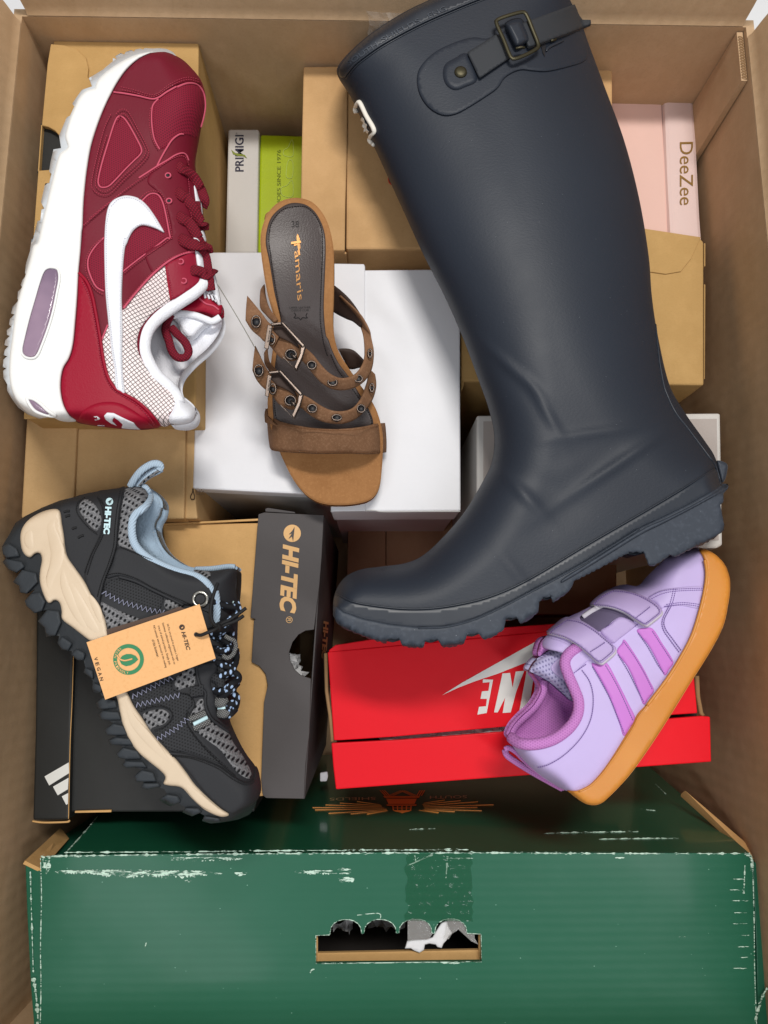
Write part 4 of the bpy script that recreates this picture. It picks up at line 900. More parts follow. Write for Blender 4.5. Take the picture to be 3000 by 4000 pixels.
ln_ = nt.math('MAXIMUM', nt.ramp(nt.math('ABSOLUTE', nt.math('SUBTRACT', u1, 0.5)), 0.36, 0.45), nt.ramp(nt.math('ABSOLUTE', nt.math('SUBTRACT', u2, 0.5)), 0.36, 0.45))
nt.mix(nt.ramp(nt.noise(30, 4), 0.35, 0.65), rgb(236, 210, 210), amt=0.5); nt.mix(ln_, rgb(62, 50, 50), amt=0.9); nt.bump(ln_, 0.0004, 0.6); M['net'] = nt.m

c1 = crop(0, 150, 1.8433); c2 = crop(0, 900, 1.8433); e3 = crop(600, 600, 3.16)
mz = 0.020
out = c1((1150, 66, 40), (1240, 85, 70), (1330, 150, 110), (1420, 240, 130), (1475, 350, 140), (1488, 460, 150), (1480, 560, 170), (1455, 660, 190), (1432, 780, 210), (1415, 900, 230))+\
    e3((535, 300, 230), (600, 540, 220), (615, 760, 220), (650, 980, 220), (680, 1200, 200), (705, 1420, 180), (790, 1640, 150), (850, 1900, 120))+\
    c2((1605, 620, 100), (1590, 730, 90), (1480, 870, 80), (1360, 985, 70), (1300, 1080, 60), (1330, 1200, 50), (1415, 1300, 50), (1400, 1385, 45), (1290, 1420, 45), (1150, 1425, 60), (1000, 1445, 60), (800, 1435, 60), (570, 1395, 60), (400, 1385, 40), (250, 1350, 30), (120, 1260, 20), (40, 1150, 14), (10, 960, 12), (60, 680, 12), (120, 480, 12), (175, 280, 12), (215, 120, 12))+\
    c1((250, 1430, 12), (285, 1200, 12), (340, 980, 12), (400, 750, 14), (480, 540, 16), (580, 350, 20), (700, 240, 26), (850, 130, 30), (1000, 75, 34))
MS = Surf(out, mz, [(180, 1300, 0.046), (250, 700, 0.044), (450, 300, 0.038), (600, 250, 0.034), (350, 1200, 0.044), (650, 600, 0.030), (720, 1000, 0.030), (450, 1600, 0.036), (720, 1600, 0.020), (830, 1250, 0.012), (300, 1550, 0.042)], sig=150, blur=4,
          bumps=[(*c1((900, 850))[0], 60, 130, 15, 0.0012), (*c1((1280, 560))[0], 110, 90, 0, 0.002)])
ms_loc = P(450, 950, 0)
MR = thing('running_shoe', 'maroon running shoe with white midsole and curved white side mark, lying on its side', 'shoe', (ms_loc[0], ms_loc[1], -0.022))
outs = c1((1150, 70), (1100, 73), (1040, 70), (1030, 80), (1010, 72), (975, 80), (965, 95), (945, 84), (905, 98), (895, 116), (870, 105), (830, 128), (840, 150), (812, 140), (812, 165), (740, 225), (640, 285), (662, 345), (590, 370), (560, 410), (520, 470), (535, 490), (505, 555), (480, 570), (425, 700), (440, 790), (385, 798), (362, 900), (355, 960), (370, 975), (355, 1040), (325, 1045), (295, 1180), (318, 1225), (298, 1232), (290, 1310), (270, 1315), (238, 1445))+\
    c2((228, 60), (215, 150), (188, 235), (180, 310), (192, 320), (160, 358), (148, 390), (160, 410), (130, 440), (126, 495), (138, 500), (92, 548), (80, 598), (105, 606), (72, 636), (66, 680), (82, 692), (50, 718), (50, 752), (70, 760), (38, 790), (32, 826), (60, 834), (34, 860), (26, 898), (52, 906), (24, 930), (20, 985), (45, 992), (22, 1010), (24, 1060), (52, 1110), (50, 1150), (80, 1205), (130, 1275), (200, 1325), (285, 1356), (310, 1352), (320, 1250), (200, 1100), (160, 900), (230, 500), (300, 200))+\
    c1((380, 1400), (480, 950), (700, 500), (850, 250), (1000, 150), (1150, 110), (1230, 130), (1290, 150), (1245, 98), (1200, 76))
patch('outsole', outs, MS, 'clear_rubber', MR, t=0.0, bev=3, step=14, solid=mz, smooth_poly=False)
mids = c1((1140, 92), (1040, 102), (950, 128), (850, 180), (770, 235), (715, 285), (690, 325), (682, 358), (640, 368), (600, 390), (560, 440), (530, 510), (505, 570), (480, 650), (468, 710), (488, 780), (470, 800), (430, 830), (405, 900), (380, 1000), (355, 1100), (332, 1200), (312, 1280), (290, 1380), (268, 1475))+\
    c2((240, 110), (215, 210), (190, 300), (160, 400), (130, 500), (105, 620), (88, 760), (70, 900), (66, 1050), (90, 1170), (150, 1270), (230, 1330), (310, 1350), (370, 1342), (430, 1370), (500, 1380), (556, 1370), (500, 1330), (455, 1240), (438, 1120), (455, 1000), (500, 920), (528, 820), (545, 650), (558, 480), (568, 300), (582, 150), (590, 20))+\
    c1((597, 1350), (603, 1200), (613, 1080), (628, 950), (655, 790), (698, 645), (750, 510), (800, 405), (850, 315), (915, 225), (1000, 148), (1080, 108))
patch('midsole', mids, MS, 'white_foam', MR, t=0.0035, bev=8, step=13)
awp = c2((380, 268), (418, 285), (428, 350), (410, 450), (388, 560), (355, 680), (312, 800), (268, 900), (222, 922), (172, 905), (155, 860), (175, 760), (210, 620), (245, 500), (280, 380), (310, 300), (340, 272))
patch('air_window', awp, MS, 'air', MR, t=0.0044, bev=9, step=8, lift=0.0)
cord('window_rim', awp, MS, 0.0007, 'white_foam', MR, lift=0.0042, closed=True)
hw = c2((195, 1212), (240, 1215), (290, 1248), (340, 1295), (395, 1336), (330, 1330), (260, 1305), (220, 1265))
patch('air_window', hw, MS, 'air', MR, t=0.0048, bev=10, step=8); cord('window_rim', hw, MS, 0.0011, 'white_foam', MR, lift=0.0042, closed=True)
upper = c1((1060, 112), (1150, 96), (1220, 105), (1310, 150), (1380, 215), (1440, 290), (1475, 380), (1484, 460), (1475, 545), (1450, 640), (1432, 740), (1415, 830), (1405, 900))+\
    e3((520, 200), (560, 400), (600, 560), (612, 700), (618, 850), (640, 1000), (665, 1150), (690, 1380), (705, 1500), (690, 1560), (640, 1560))+\
    c2((1440, 400), (1350, 470), (1220, 570), (1100, 670), (1040, 770), (1030, 870), (1070, 960), (1150, 1070), (1250, 1180), (1275, 1260), (1225, 1400), (1150, 1412), (1100, 1430), (1000, 1438), (900, 1432), (760, 1418), (620, 1398), (540, 1372), (440, 1250), (420, 1120), (440, 980), (500, 880), (535, 650), (550, 400), (575, 150))+\
    c1((590, 1400), (595, 1200), (620, 950), (690, 630), (790, 400), (900, 230), (1000, 140))
patch('lining', c2((1150, 560), (1280, 480), (1440, 420), (1560, 520), (1592, 600), (1602, 650), (1582, 725), (1540, 795), (1480, 862), (1410, 922), (1350, 982), (1303, 1042), (1283, 1110), (1290, 1190), (1200, 1180), (1080, 1060), (990, 900), (1000, 740)), Flat(mz-0.006), 'white_fabric', MR, t=0.006, bev=45, step=12, thick=0.012, profile=lambda u, v: 1-0.6*u)
patch('upper', upper, MS, 'maroon', MR, t=0.0012, bev=5, step=13, solid=mz)
patch('heel_quarter', c2((568, 310), (620, 375), (660, 470), (690, 620), (720, 780), (740, 920), (775, 1050), (830, 1140), (905, 1185), (980, 1230), (1060, 1300), (1150, 1405), (1100, 1428), (900, 1430), (760, 1416), (620, 1396), (545, 1370), (480, 1300), (447, 1200), (440, 1100), (460, 995), (503, 920), (530, 820), (548, 650), (560, 480)), MS, 'crimson', MR, t=0.0024, bev=6, step=12)
patch('net_panel', c2((775, 680), (885, 570), (960, 480), (1080, 345), (1195, 250), (1212, 350), (1232, 495), (1120, 580), (1045, 660), (1000, 740), (992, 850), (1040, 960), (1110, 1060), (1200, 1130), (1262, 1220), (1245, 1290), (1218, 1330), (1222, 1400), (1155, 1405), (1080, 1310), (1000, 1235), (905, 1180), (830, 1135), (785, 1070), (750, 970), (733, 860), (728, 790)), MS, 'net', MR, t=0.0018, bev=3, step=11)
tri = c1((852, 562), (890, 572), (930, 625), (980, 715), (1018, 795), (1010, 835), (960, 885), (900, 945), (830, 1020), (780, 1065), (730, 1072), (708, 1045), (712, 990), (742, 870), (782, 740), (820, 620))
vamp = c1((1140, 435), (1200, 392), (1275, 350), (1350, 328), (1420, 338), (1462, 395), (1474, 480), (1465, 560), (1440, 640), (1418, 720), (1340, 700), (1270, 725), (1200, 790), (1150, 800), (1110, 720), (1092, 600), (1098, 490))
win2 = c1((1020, 1172), (1075, 1122), (1130, 1122), (1165, 1165), (1190, 1250), (1215, 1380), (1226, 1445))+c2((1205, 55), (1150, 95), (1000, 205), (880, 300), (870, 100))+c1((900, 1380), (950, 1250))
win3 = c2((748, 52), (690, 110), (642, 185), (632, 255), (652, 330), (692, 405), (748, 438), (775, 400), (770, 100))
for nm, w in (('mesh_window', tri), ('mesh_vamp', vamp), ('mesh_window', win2), ('mesh_window', win3)):
    patch(nm, w, MS, 'maroon_mesh', MR, t=0.0014, bev=4, step=11)
def edge(path, r=0.0006, lift=0.0015, closed=False, mat='pink_edge', nm='raw_edge'): return cord(nm, path, MS, r, mat, MR, lift=lift, closed=closed, k=6, rh=r*0.7)
edge(tri, closed=True); edge(win3[:-2]); edge(win2[:-3]); edge(c1((1275, 350), (1350, 324), (1420, 334), (1464, 392), (1477, 480), (1467, 560), (1445, 640)), 0.0009)
edge(c1((1150, 800), (1110, 720), (1092, 600), (1098, 490), (1140, 435)), 0.0006)
patch('toe_cap', c1((818, 382), (900, 392), (1000, 410), (1090, 430), (1140, 420), (1200, 380), (1270, 340), (1350, 318), (1420, 326), (1456, 345), (1432, 285), (1375, 215), (1305, 152), (1220, 108), (1150, 98), (1080, 108), (1000, 148), (915, 225), (850, 315)), MS, 'maroon', MR, t=0.0026, bev=5, step=12)
edge(c1((818, 386), (900, 397), (1000, 415), (1090, 435), (1140, 426), (1200, 386), (1270, 347)), 0.0008, 0.0018)
edge(c1((1000, 1005), (1070, 960), (1140, 915), (1200, 880), (1260, 842), (1310, 826), (1340, 838), (1358, 880)), 0.0007); edge(c1((1130, 920), (1160, 860), (1200, 790), (1240, 730), (1290, 692), (1322, 690)), 0.0007)
patch('eyestay', c1((1135, 922), (1200, 880), (1260, 848), (1310, 834), (1345, 850), (1365, 900))+e3((410, 180), (430, 350), (450, 560), (470, 760), (490, 960), (500, 1180), (400, 1240), (250, 1310), (120, 1400), (0, 1500))+c1((1040, 1560), (1100, 1500), (1228, 1420), (1190, 1200), (1130, 1105), (1060, 1040), (1080, 970)), MS, 'maroon', MR, t=0.0022, bev=5, step=12)
patch('swoosh', c1((870, 1136), (930, 1130), (1000, 1150), (1060, 1200), (1112, 1270), (1158, 1345), (1188, 1404), (1130, 1376), (1060, 1353), (1010, 1352), (962, 1388), (932, 1440), (918, 1478))+c2((905, 120), (894, 200), (885, 330), (880, 500), (886, 700), (884, 900), (890, 1050), (902, 1178), (862, 1162), (828, 1132), (820, 1000), (796, 850), (776, 650), (757, 450), (750, 250), (748, 100))+c1((750, 1440), (756, 1330), (772, 1230), (805, 1168)), MS, 'white_leather', MR, t=0.0034, bev=5, step=10)
v, f = join([stitch_geo(c1((800, 1210), (850, 1160), (920, 1146), (990, 1166), (1050, 1215), (1100, 1280), (1150, 1365)), MS, step=9, w=0.00022, lift=0.0036), stitch_geo(c1((1120, 1365), (1060, 1342), (1000, 1342), (950, 1380), (915, 1440))+c2((895, 60), (880, 200), (872, 400), (866, 600), (870, 800), (874, 1000), (882, 1150)), MS, step=9, w=0.00022, lift=0.0036),
             stitch_geo(c1((790, 1230), (768, 1340), (764, 1440))+c2((764, 100), (766, 250), (772, 450), (792, 650), (812, 850), (836, 1000), (848, 1140)), MS, step=9, w=0.00022, lift=0.0036)])
mk('swoosh_stitching', v, f, 'white_thread', MR, kind='stuff')
patch('rear_eyestay', c2((1192, 250), (1300, 188), (1400, 152), (1415, 200), (1430, 270), (1440, 330), (1430, 380), (1350, 440), (1232, 500), (1212, 380)), MS, 'twill', MR, t=0.0026, bev=4, step=10)
edge(c2((890, 560), (960, 470), (1080, 335), (1195, 235), (1300, 175), (1400, 150)), 0.0009, 0.0024); edge(c2((1195, 250), (1212, 380), (1232, 500)), 0.0007, 0.0022, mat='crimson')
edge(c2((568, 305), (625, 370), (664, 470), (694, 620), (722, 780), (742, 920), (775, 1050), (830, 1138), (905, 1184), (985, 1230), (1065, 1300), (1150, 1405)), 0.0011, 0.0026, mat='crimson')
edge(c2((775, 680), (735, 780), (728, 800)), 0.0006, 0.0022)
SL = [c1((835, 545), (870, 512), (920, 525), (985, 640), (1050, 760), (1070, 830), (1020, 900), (900, 1010), (800, 1110), (740, 1128), (680, 1100), (660, 1040), (690, 880), (750, 650), (800, 540)),
      c1((845, 590), (880, 540), (920, 570), (975, 660), (1035, 770), (1048, 830), (990, 900), (880, 1000), (790, 1090), (735, 1100), (692, 1070), (690, 1020), (715, 880), (770, 690)),
      c1((870, 350), (960, 370), (1080, 405), (1140, 395), (1200, 345), (1280, 300), (1360, 280), (1440, 300)), c1((880, 372), (960, 388), (1080, 418), (1140, 408), (1200, 362), (1280, 318), (1360, 296), (1440, 318)),
      c1((600, 1345), (700, 1260), (850, 1130), (1000, 1020), (1140, 930), (1240, 865), (1310, 845), (1345, 870), (1362, 920)), c1((640, 1300), (760, 1200), (880, 1110)),
      c1((1085, 500), (1075, 600), (1095, 720), (1140, 800)), e3((425, 280), (440, 420), (450, 560), (455, 700), (480, 850), (500, 990)),
      c1((1000, 1160), (1060, 1108), (1130, 1100), (1180, 1150), (1215, 1300), (1240, 1430))+c2((1225, 60), (1160, 110), (1000, 220), (890, 310)),
      c2((730, 60), (670, 110), (625, 190), (615, 270), (640, 360), (690, 430), (745, 462)), c2((885, 545), (960, 455), (1080, 318), (1200, 215), (1300, 170), (1390, 142)),
      c2((590, 365), (640, 470), (676, 620), (704, 780), (724, 920), (760, 1060), (820, 1150), (900, 1200), (980, 1250), (1050, 1320), (1120, 1405)), c2((1205, 260), (1225, 380), (1245, 490)),
      c2((600, 1345), (650, 1280), (750, 1245), (860, 1255), (960, 1305), (1060, 1385))]
stitches('stitching', SL, MS, 'maroon_thread', MR, step=9.5, w=0.00034, lift=0.0030)['kind'] = 'stuff'
bd = patch('heel_badge', c2((562, 1350), (600, 1290), (680, 1244), (770, 1228), (860, 1238), (950, 1282), (1045, 1350), (1105, 1408), (1098, 1428), (900, 1428), (760, 1416), (640, 1400), (578, 1382)), MS, 'crimson', MR, t=0.0046, bev=14, step=9)
patch('badge_mark', c2((745, 1335), (770, 1308), (820, 1312), (870, 1338), (920, 1362), (965, 1382), (985, 1410), (1012, 1436), (930, 1432), (870, 1425), (880, 1400), (850, 1370), (820, 1352), (812, 1372), (850, 1412), (800, 1395), (758, 1365)), MS, 'white_leather', MR, t=0.0058, bev=3, step=7, smooth_poly=False)
patch('badge_mark', c2((662, 1340), (700, 1336), (722, 1352), (724, 1364), (690, 1370), (668, 1366), (698, 1356)), MS, 'white_leather', MR, t=0.0056, bev=2, step=7, smooth_poly=False)
patch('badge_mark', c2((698, 1400), (752, 1403), (756, 1411), (700, 1408)), MS, 'white_leather', MR, t=0.0056, bev=2, step=7, smooth_poly=False)
# eyelets and laces
for x, y in ((178, 270), (190, 584), (335, 1334), (372, 1572)):
    c = MS.at(np.array(e3((x, y))), 0.0027)[0]; ring('eyelet', c, 0.0019, 0.0006, 'pink_edge', MR, 16); decal('eyelet_hole', circle(*e3((x, y))[0], 8.5, 12), MS, 'black_ink', MR, 0.0025)
def lace(path, r=0.0036, rh=0.0013, mat='maroon_lace', lift=-0.0008): return cord('lace', path, MS, r, mat, MR, lift=lift, rh=rh, k=10)
lace(e3((285, 140, 0.002), (340, 180, 0.0045), (420, 225, 0.005), (490, 290, 0.006), (550, 390, 0.008), (595, 490, 0.010), (622, 580, 0.010), (615, 650, 0.006)), 0.0042)
lace(e3((278, 455, 0.002), (340, 510, 0.005), (410, 560, 0.005), (470, 640, 0.006), (520, 740, 0.006), (560, 820, 0.006)), 0.0042)
lace(e3((290, 758, 0.002), (350, 800, 0.0045), (430, 850, 0.005), (490, 930, 0.006), (545, 1040, 0.006)), 0.0042)
lace(e3((312, 1045, 0.002), (380, 1075, 0.005), (460, 1115, 0.006), (560, 1130, 0.009), (640, 1150, 0.009), (665, 1220, 0.006)), 0.0046)
lace(e3((448, 1455, 0.002), (520, 1440, 0.005), (590, 1460, 0.006), (650, 1500, 0.007), (710, 1470, 0.008), (738, 1440, 0.005)), 0.0040)
lace(e3((520, 600, 0.004), (540, 760, 0.005), (590, 850, 0.008), (625, 870, 0.008), (625, 940, 0.005)), 0.0036)
lace(e3((590, 1180, 0.005), (640, 1280, 0.006), (665, 1420, 0.007), (685, 1560, 0.006), (705, 1690, 0.003)), 0.0036)
lace(e3((480, 900, 0.003), (520, 1000, 0.005), (590, 1080, 0.007), (660, 1130, 0.007)), 0.0030)
# tongue
TS = Flat(mz+0.004)
patch('tongue_edge', e3((495, 380), (530, 440), (565, 560), (600, 640), (606, 800), (570, 790), (535, 700), (510, 560)), MS, 'white_fabric', MR, t=0.003, bev=5, step=9)
patch('tongue_edge', e3((575, 960), (620, 950), (650, 1060), (650, 1090), (600, 1090), (560, 1050)), MS, 'white_fabric', MR, t=0.003, bev=5, step=9)
patch('collar_strip', e3((508, 1180), (560, 1210), (610, 1270), (632, 1380), (636, 1470), (600, 1430), (540, 1410), (520, 1300)), MS, 'white_fabric', MR, t=0.0045, bev=9, step=9)
patch('collar_strip', e3((482, 1035), (540, 1040), (575, 1075), (590, 1115), (540, 1095), (500, 1070)), MS, 'white_fabric', MR, t=0.0075, bev=5, step=8)
patch('tongue_side', e3((690, 1500), (745, 1470), (775, 1580), (800, 1700), (830, 1860), (800, 1880), (740, 1790), (700, 1690)), TS, 'white_fabric', MR, t=0.006, bev=10, step=10, thick=0.004)
patch('tongue', e3((260, 1930), (350, 1880), (500, 1790), (610, 1690), (640, 1640), (700, 1690), (740, 1790), (800, 1865), (846, 1868), (850, 1980), (820, 2000), (760, 2020), (680, 1990), (580, 1965), (480, 1972), (380, 1960)), TS, 'crimson', MR, t=0.006, bev=14, step=10, thick=0.006)
cord('tongue_seam', e3((560, 1780), (640, 1850), (740, 1880), (805, 1930)), TS, 0.0007, 'pink_edge', MR, lift=0.0062)
for a, b in (((622, 1690), (640, 1785)), ((650, 1690), (690, 1795)), ((668, 1735), (700, 1700)), ((700, 1700), (735, 1810)), ((712, 1720), (775, 1830)), ((735, 1750), (760, 1815))):
    cord('tongue_letter', e3(a, b), TS, 0.0009, 'white_leather', MR, lift=0.0066, rh=0.0005, n=2, k=6)
patch('tongue_lining', c2((1240, 618), (1300, 596), (1390, 606), (1460, 625), (1520, 662), (1490, 680), (1440, 720), (1400, 765), (1355, 778), (1310, 740), (1280, 670)), Flat(mz+0.001), 'white_fabric', MR, t=0.006, bev=16, step=9, thick=0.004)
cord('tongue_piping', c2((1245, 615), (1310, 600), (1400, 612), (1480, 640), (1530, 655), (1585, 625)), Flat(mz+0.008), 0.0028, 'white_fabric', MR, rh=0.002)
cord('heel_loop', c2((1230, 610, 0), (1205, 660, 0.001), (1190, 720, 0.002), (1215, 790, 0.004), (1235, 860, 0.005), (1275, 912, 0.005), (1330, 915, 0.005), (1358, 875, 0.005), (1335, 810, 0.004), (1280, 750, 0.003), (1235, 700, 0.002)), Flat(mz+0.010), 0.0030, 'maroon_lace', MR, rh=0.0022, k=10)
cord('collar', c2((1482, 335, -0.001), (1468, 372, 0), (1440, 410, 0), (1380, 460, 0), (1300, 512, 0), (1200, 580, 0), (1110, 655, 0), (1052, 740, 0), (1036, 850, 0), (1062, 940, 0), (1125, 1045, 0), (1205, 1120, 0), (1262, 1190, 0), (1285, 1250, 0)), MS, 0.0047, 'white_fabric', MR, lift=-0.0005, rh=0.0040, k=12)
patch('heel_tab', c2((1262, 1180), (1300, 1185), (1350, 1218), (1402, 1268), (1413, 1330), (1392, 1380), (1340, 1404), (1280, 1406), (1222, 1392), (1212, 1340), (1240, 1290), (1258, 1230)), MS, 'white_fabric', MR, t=0.006, bev=22, step=9, thick=0.012)
# ================================================================== black trail shoe and its card tag
M['hblack'] = leather('black_nubuck', rgb(44, 45, 48), 0.66, 0.25, 700, 0.0003); M['hrub'] = leather('black_rubber', rgb(36, 40, 44), 0.55, 0.3, 300, 0.0004)
hm = Mat('grey_mesh', rgb(134, 134, 136), 0.8, 0.3); vv = hm.holes(330, 230, 30)
hm.mix(hm.ramp(hm.noise(700, 3, 0.7), 0.4, 0.65), rgb(70, 70, 74), amt=0.8); hm.mix(hm.ramp(vv, 0.34, 0.22), rgb(16, 17, 20)); hm.bump(vv, 0.0012, 1.0); M['hmesh'] = hm.m
hd = Mat('black_dotted_fabric', rgb(44, 45, 48), 0.7, 0.3); vv = hd.holes(520, 520, 20); hd.mix(hd.ramp(vv, 0.34, 0.22), rgb(16, 16, 18)); hd.bump(vv, 0.0005, 0.8); M['hdot'] = hd.m
M['hthread'] = plain('black_thread', rgb(20, 20, 22), 0.7); M['zig'] = plain('grey_lavender_thread', rgb(142, 144, 166), 0.6)
bei = Mat('beige_foam', rgb(214, 194, 168), 0.45, 0.4); bei.mix(bei.ramp(bei.noise(14, 4), 0.4, 0.7), rgb(190, 168, 140), amt=0.5); bei.bump(bei.noise(500, 3), 0.0002, 0.5); M['beige'] = bei.m
bl = Mat('light_blue_lining', rgb(166, 188, 208), 0.85, 0.2); bl.bump(bl.voro(700), 0.0005, 0.7); M['blue_lining'] = bl.m
bw = Mat('light_blue_binding', rgb(176, 196, 214), 0.8, 0.2); bw.bump(bw.wave(230, 30), 0.0005, 0.7); M['blue_bind'] = bw.m
hl = Mat('flecked_black_lace', rgb(18, 19, 24), 0.7, 0.3); vv = hl.voro(300, stretch=(1, 0.6, 1), rot=35); hl.mix(hl.ramp(vv, 0.34, 0.26), rgb(176, 202, 238)); hl.bump(hl.wave(420, 40), 0.0004, 0.6); M['hlace'] = hl.m
M['glace'] = knit('grey_cord', rgb(150, 150, 148), rgb(70, 70, 70), 260, 30); M['steel'] = Mat('satin_steel', rgb(178, 176, 168), 0.25, 0.5, 0.95).m
M['light_print'] = plain('pale_blue_print', rgb(196, 226, 232), 0.5)
c3 = crop(0, 1750, 1.5082); c4 = crop(0, 2400, 1.5082); d5 = crop(550, 2250, 3.16); kk = crop(0, 1600, 2.07375)
hz = -0.012
ho = c3((440, 278, 40), (560, 250, 60), (735, 224, 60), (850, 224, 50), (890, 280, 60), (930, 400, 60), (920, 500, 70), (970, 600, 80), (1100, 680, 80), (1250, 700, 70), (1392, 700, 60), (1400, 820, 110), (1412, 940, 140))+\
    c4((1420, 200, 180), (1420, 420, 180), (1400, 560, 180), (1360, 640, 170), (1420, 760, 150), (1490, 880, 130), (1540, 960, 110), (1545, 1060, 90), (1500, 1150, 60), (1400, 1220, 40), (1300, 1240, 26), (1180, 1220, 16), (1050, 1150, 14), (930, 1090, 14), (820, 1040, 14), (730, 920, 14), (650, 790, 14), (590, 660, 14), (560, 520, 14), (500, 390, 14), (420, 280, 14))+\
    c3((360, 1200, 14), (250, 1090, 14), (140, 930, 14), (60, 760, 14), (0, 640, 16), (10, 540, 20), (90, 430, 26), (200, 370, 30), (320, 310, 36))
HS = Surf(ho, hz, [(150, 2100, 0.040), (330, 2350, 0.046), (500, 2650, 0.046), (700, 2950, 0.043), (900, 3130, 0.036), (450, 2000, 0.036), (600, 2200, 0.040), (800, 2350, 0.034), (820, 2650, 0.030), (880, 2900, 0.032)], sig=130, blur=4,
          bumps=[(520, 2010, 60, 40, 80, -0.001)])
hc = P(480, 2600, 0)
HB = thing('hiking_shoe', 'black trail shoe with beige midsole, grey mesh, light blue lining and lugged sole', 'shoe', (hc[0], hc[1], -0.06))
outs = c3((440, 288), (350, 310), (250, 350), (150, 400), (90, 442), (60, 500), (12, 580), (16, 622), (36, 648), (14, 672), (50, 716), (98, 736), (130, 715), (112, 760), (75, 790), (112, 812), (118, 852), (158, 860), (210, 830), (182, 858), (145, 900), (155, 930), (204, 975), (250, 960), (285, 950), (222, 1022), (262, 1060), (272, 1112), (328, 1104), (350, 1108), (338, 1148), (362, 1186), (402, 1196))+\
    c4((425, 215), (418, 235), (455, 270), (494, 272), (502, 312), (492, 342), (532, 372), (548, 392), (540, 440), (548, 458), (586, 462), (608, 486), (566, 522), (578, 556), (606, 560), (578, 590), (592, 620), (642, 624), (668, 640), (616, 680), (630, 712), (684, 714), (636, 742), (650, 770), (702, 770), (726, 780), (682, 822), (700, 846), (738, 854), (718, 890), (742, 906), (792, 900), (836, 912), (790, 952), (800, 986), (846, 988), (828, 1020), (866, 1032), (922, 1014), (966, 1028), (984, 1058), (936, 1092), (962, 1112), (1002, 1132), (1044, 1108), (1094, 1138), (1074, 1166), (1130, 1190), (1172, 1168), (1204, 1184), (1190, 1216), (1240, 1232), (1300, 1226), (1400, 1210), (1470, 1180), (1505, 1130), (1512, 1098), (1350, 1120), (1150, 1000), (900, 800), (750, 550), (600, 300))+c3((500, 1000), (350, 700), (300, 500), (360, 350))
patch('outsole', outs, HS, 'hrub', HB, t=0.0, bev=5, step=13, solid=hz, smooth_poly=False, sink=-0.0)
lg = leather('tread_rubber', rgb(48, 53, 58), 0.6, 0.3, 300, 0.0004); M['tread'] = lg
for q in ([(10, 585), (50, 560), (100, 590), (120, 640), (36, 648), (16, 622)], [(14, 672), (40, 652), (130, 668), (150, 700), (98, 736), (50, 716)], [(75, 790), (130, 715), (215, 735), (225, 790), (158, 860), (118, 852), (112, 812)], [(145, 900), (182, 858), (236, 846), (270, 905), (250, 960), (204, 975), (155, 930)], [(222, 1022), (278, 950), (350, 960), (362, 1030), (328, 1106), (272, 1112), (262, 1060)], [(338, 1148), (364, 1106), (430, 1150), (402, 1196), (362, 1186)]):
    patch('tread_lug', c3(*q), HS, 'tread', HB, t=0.0032, bev=4, step=9, smooth_poly=False)
for q in ([(418, 235), (450, 200), (506, 228), (494, 272), (455, 270)], [(492, 342), (502, 312), (550, 330), (552, 385), (532, 372)], [(540, 440), (548, 400), (608, 420), (600, 458), (586, 462)], [(566, 522), (608, 486), (682, 505), (692, 552), (606, 560), (578, 556)], [(578, 590), (606, 566), (698, 572), (718, 622), (642, 624), (592, 620)], [(616, 680), (668, 640), (730, 655), (755, 712), (684, 714), (630, 712)], [(636, 742), (684, 722), (765, 730), (790, 772), (702, 770), (650, 770)],
          [(682, 822), (726, 782), (812, 802), (835, 852), (738, 854), (700, 846)], [(718, 890), (738, 862), (842, 865), (872, 905), (792, 900), (742, 906)], [(790, 952), (836, 914), (905, 930), (925, 986), (846, 988), (800, 986)], [(828, 1020), (846, 992), (935, 992), (950, 1014), (866, 1032)], [(936, 1092), (984, 1058), (1050, 1068), (1068, 1105), (1002, 1132), (962, 1112)], [(1074, 1166), (1094, 1138), (1172, 1140), (1192, 1165), (1130, 1190)], [(1190, 1216), (1204, 1186), (1292, 1200), (1302, 1226), (1240, 1232)]):
    patch('tread_lug', c4(*q), HS, 'tread', HB, t=0.0032, bev=4, step=9, smooth_poly=False)
up = c3((440, 288), (560, 258), (735, 232), (850, 230), (878, 280), (858, 340), (800, 400), (780, 470), (790, 560), (850, 630), (950, 690), (1070, 735), (1180, 765), (1240, 730), (1385, 712), (1393, 760), (1390, 850), (1405, 940))+\
    c4((1400, 100), (1395, 300), (1395, 450), (1370, 560), (1355, 620), (1400, 730), (1450, 820), (1505, 895), (1532, 960), (1537, 1045), (1500, 1112), (1400, 1165), (1330, 1185), (1200, 1120), (1050, 1000), (900, 830), (770, 650), (690, 480))+c3((600, 1150), (450, 1000), (330, 700), (300, 450), (360, 340))
patch('lining', c3((820, 222), (890, 240), (936, 280), (960, 325), (952, 392), (925, 442), (922, 500), (962, 590), (1022, 650), (1122, 700), (1250, 706), (1380, 692), (1388, 722), (1250, 760), (1150, 770), (1000, 730), (850, 650), (780, 570), (760, 450), (800, 330)), Flat(hz-0.004), 'blue_lining', HB, t=0.010, bev=40, step=11, thick=0.016)
patch('upper', up, HS, 'hblack', HB, t=0.0012, bev=5, step=13, solid=hz)
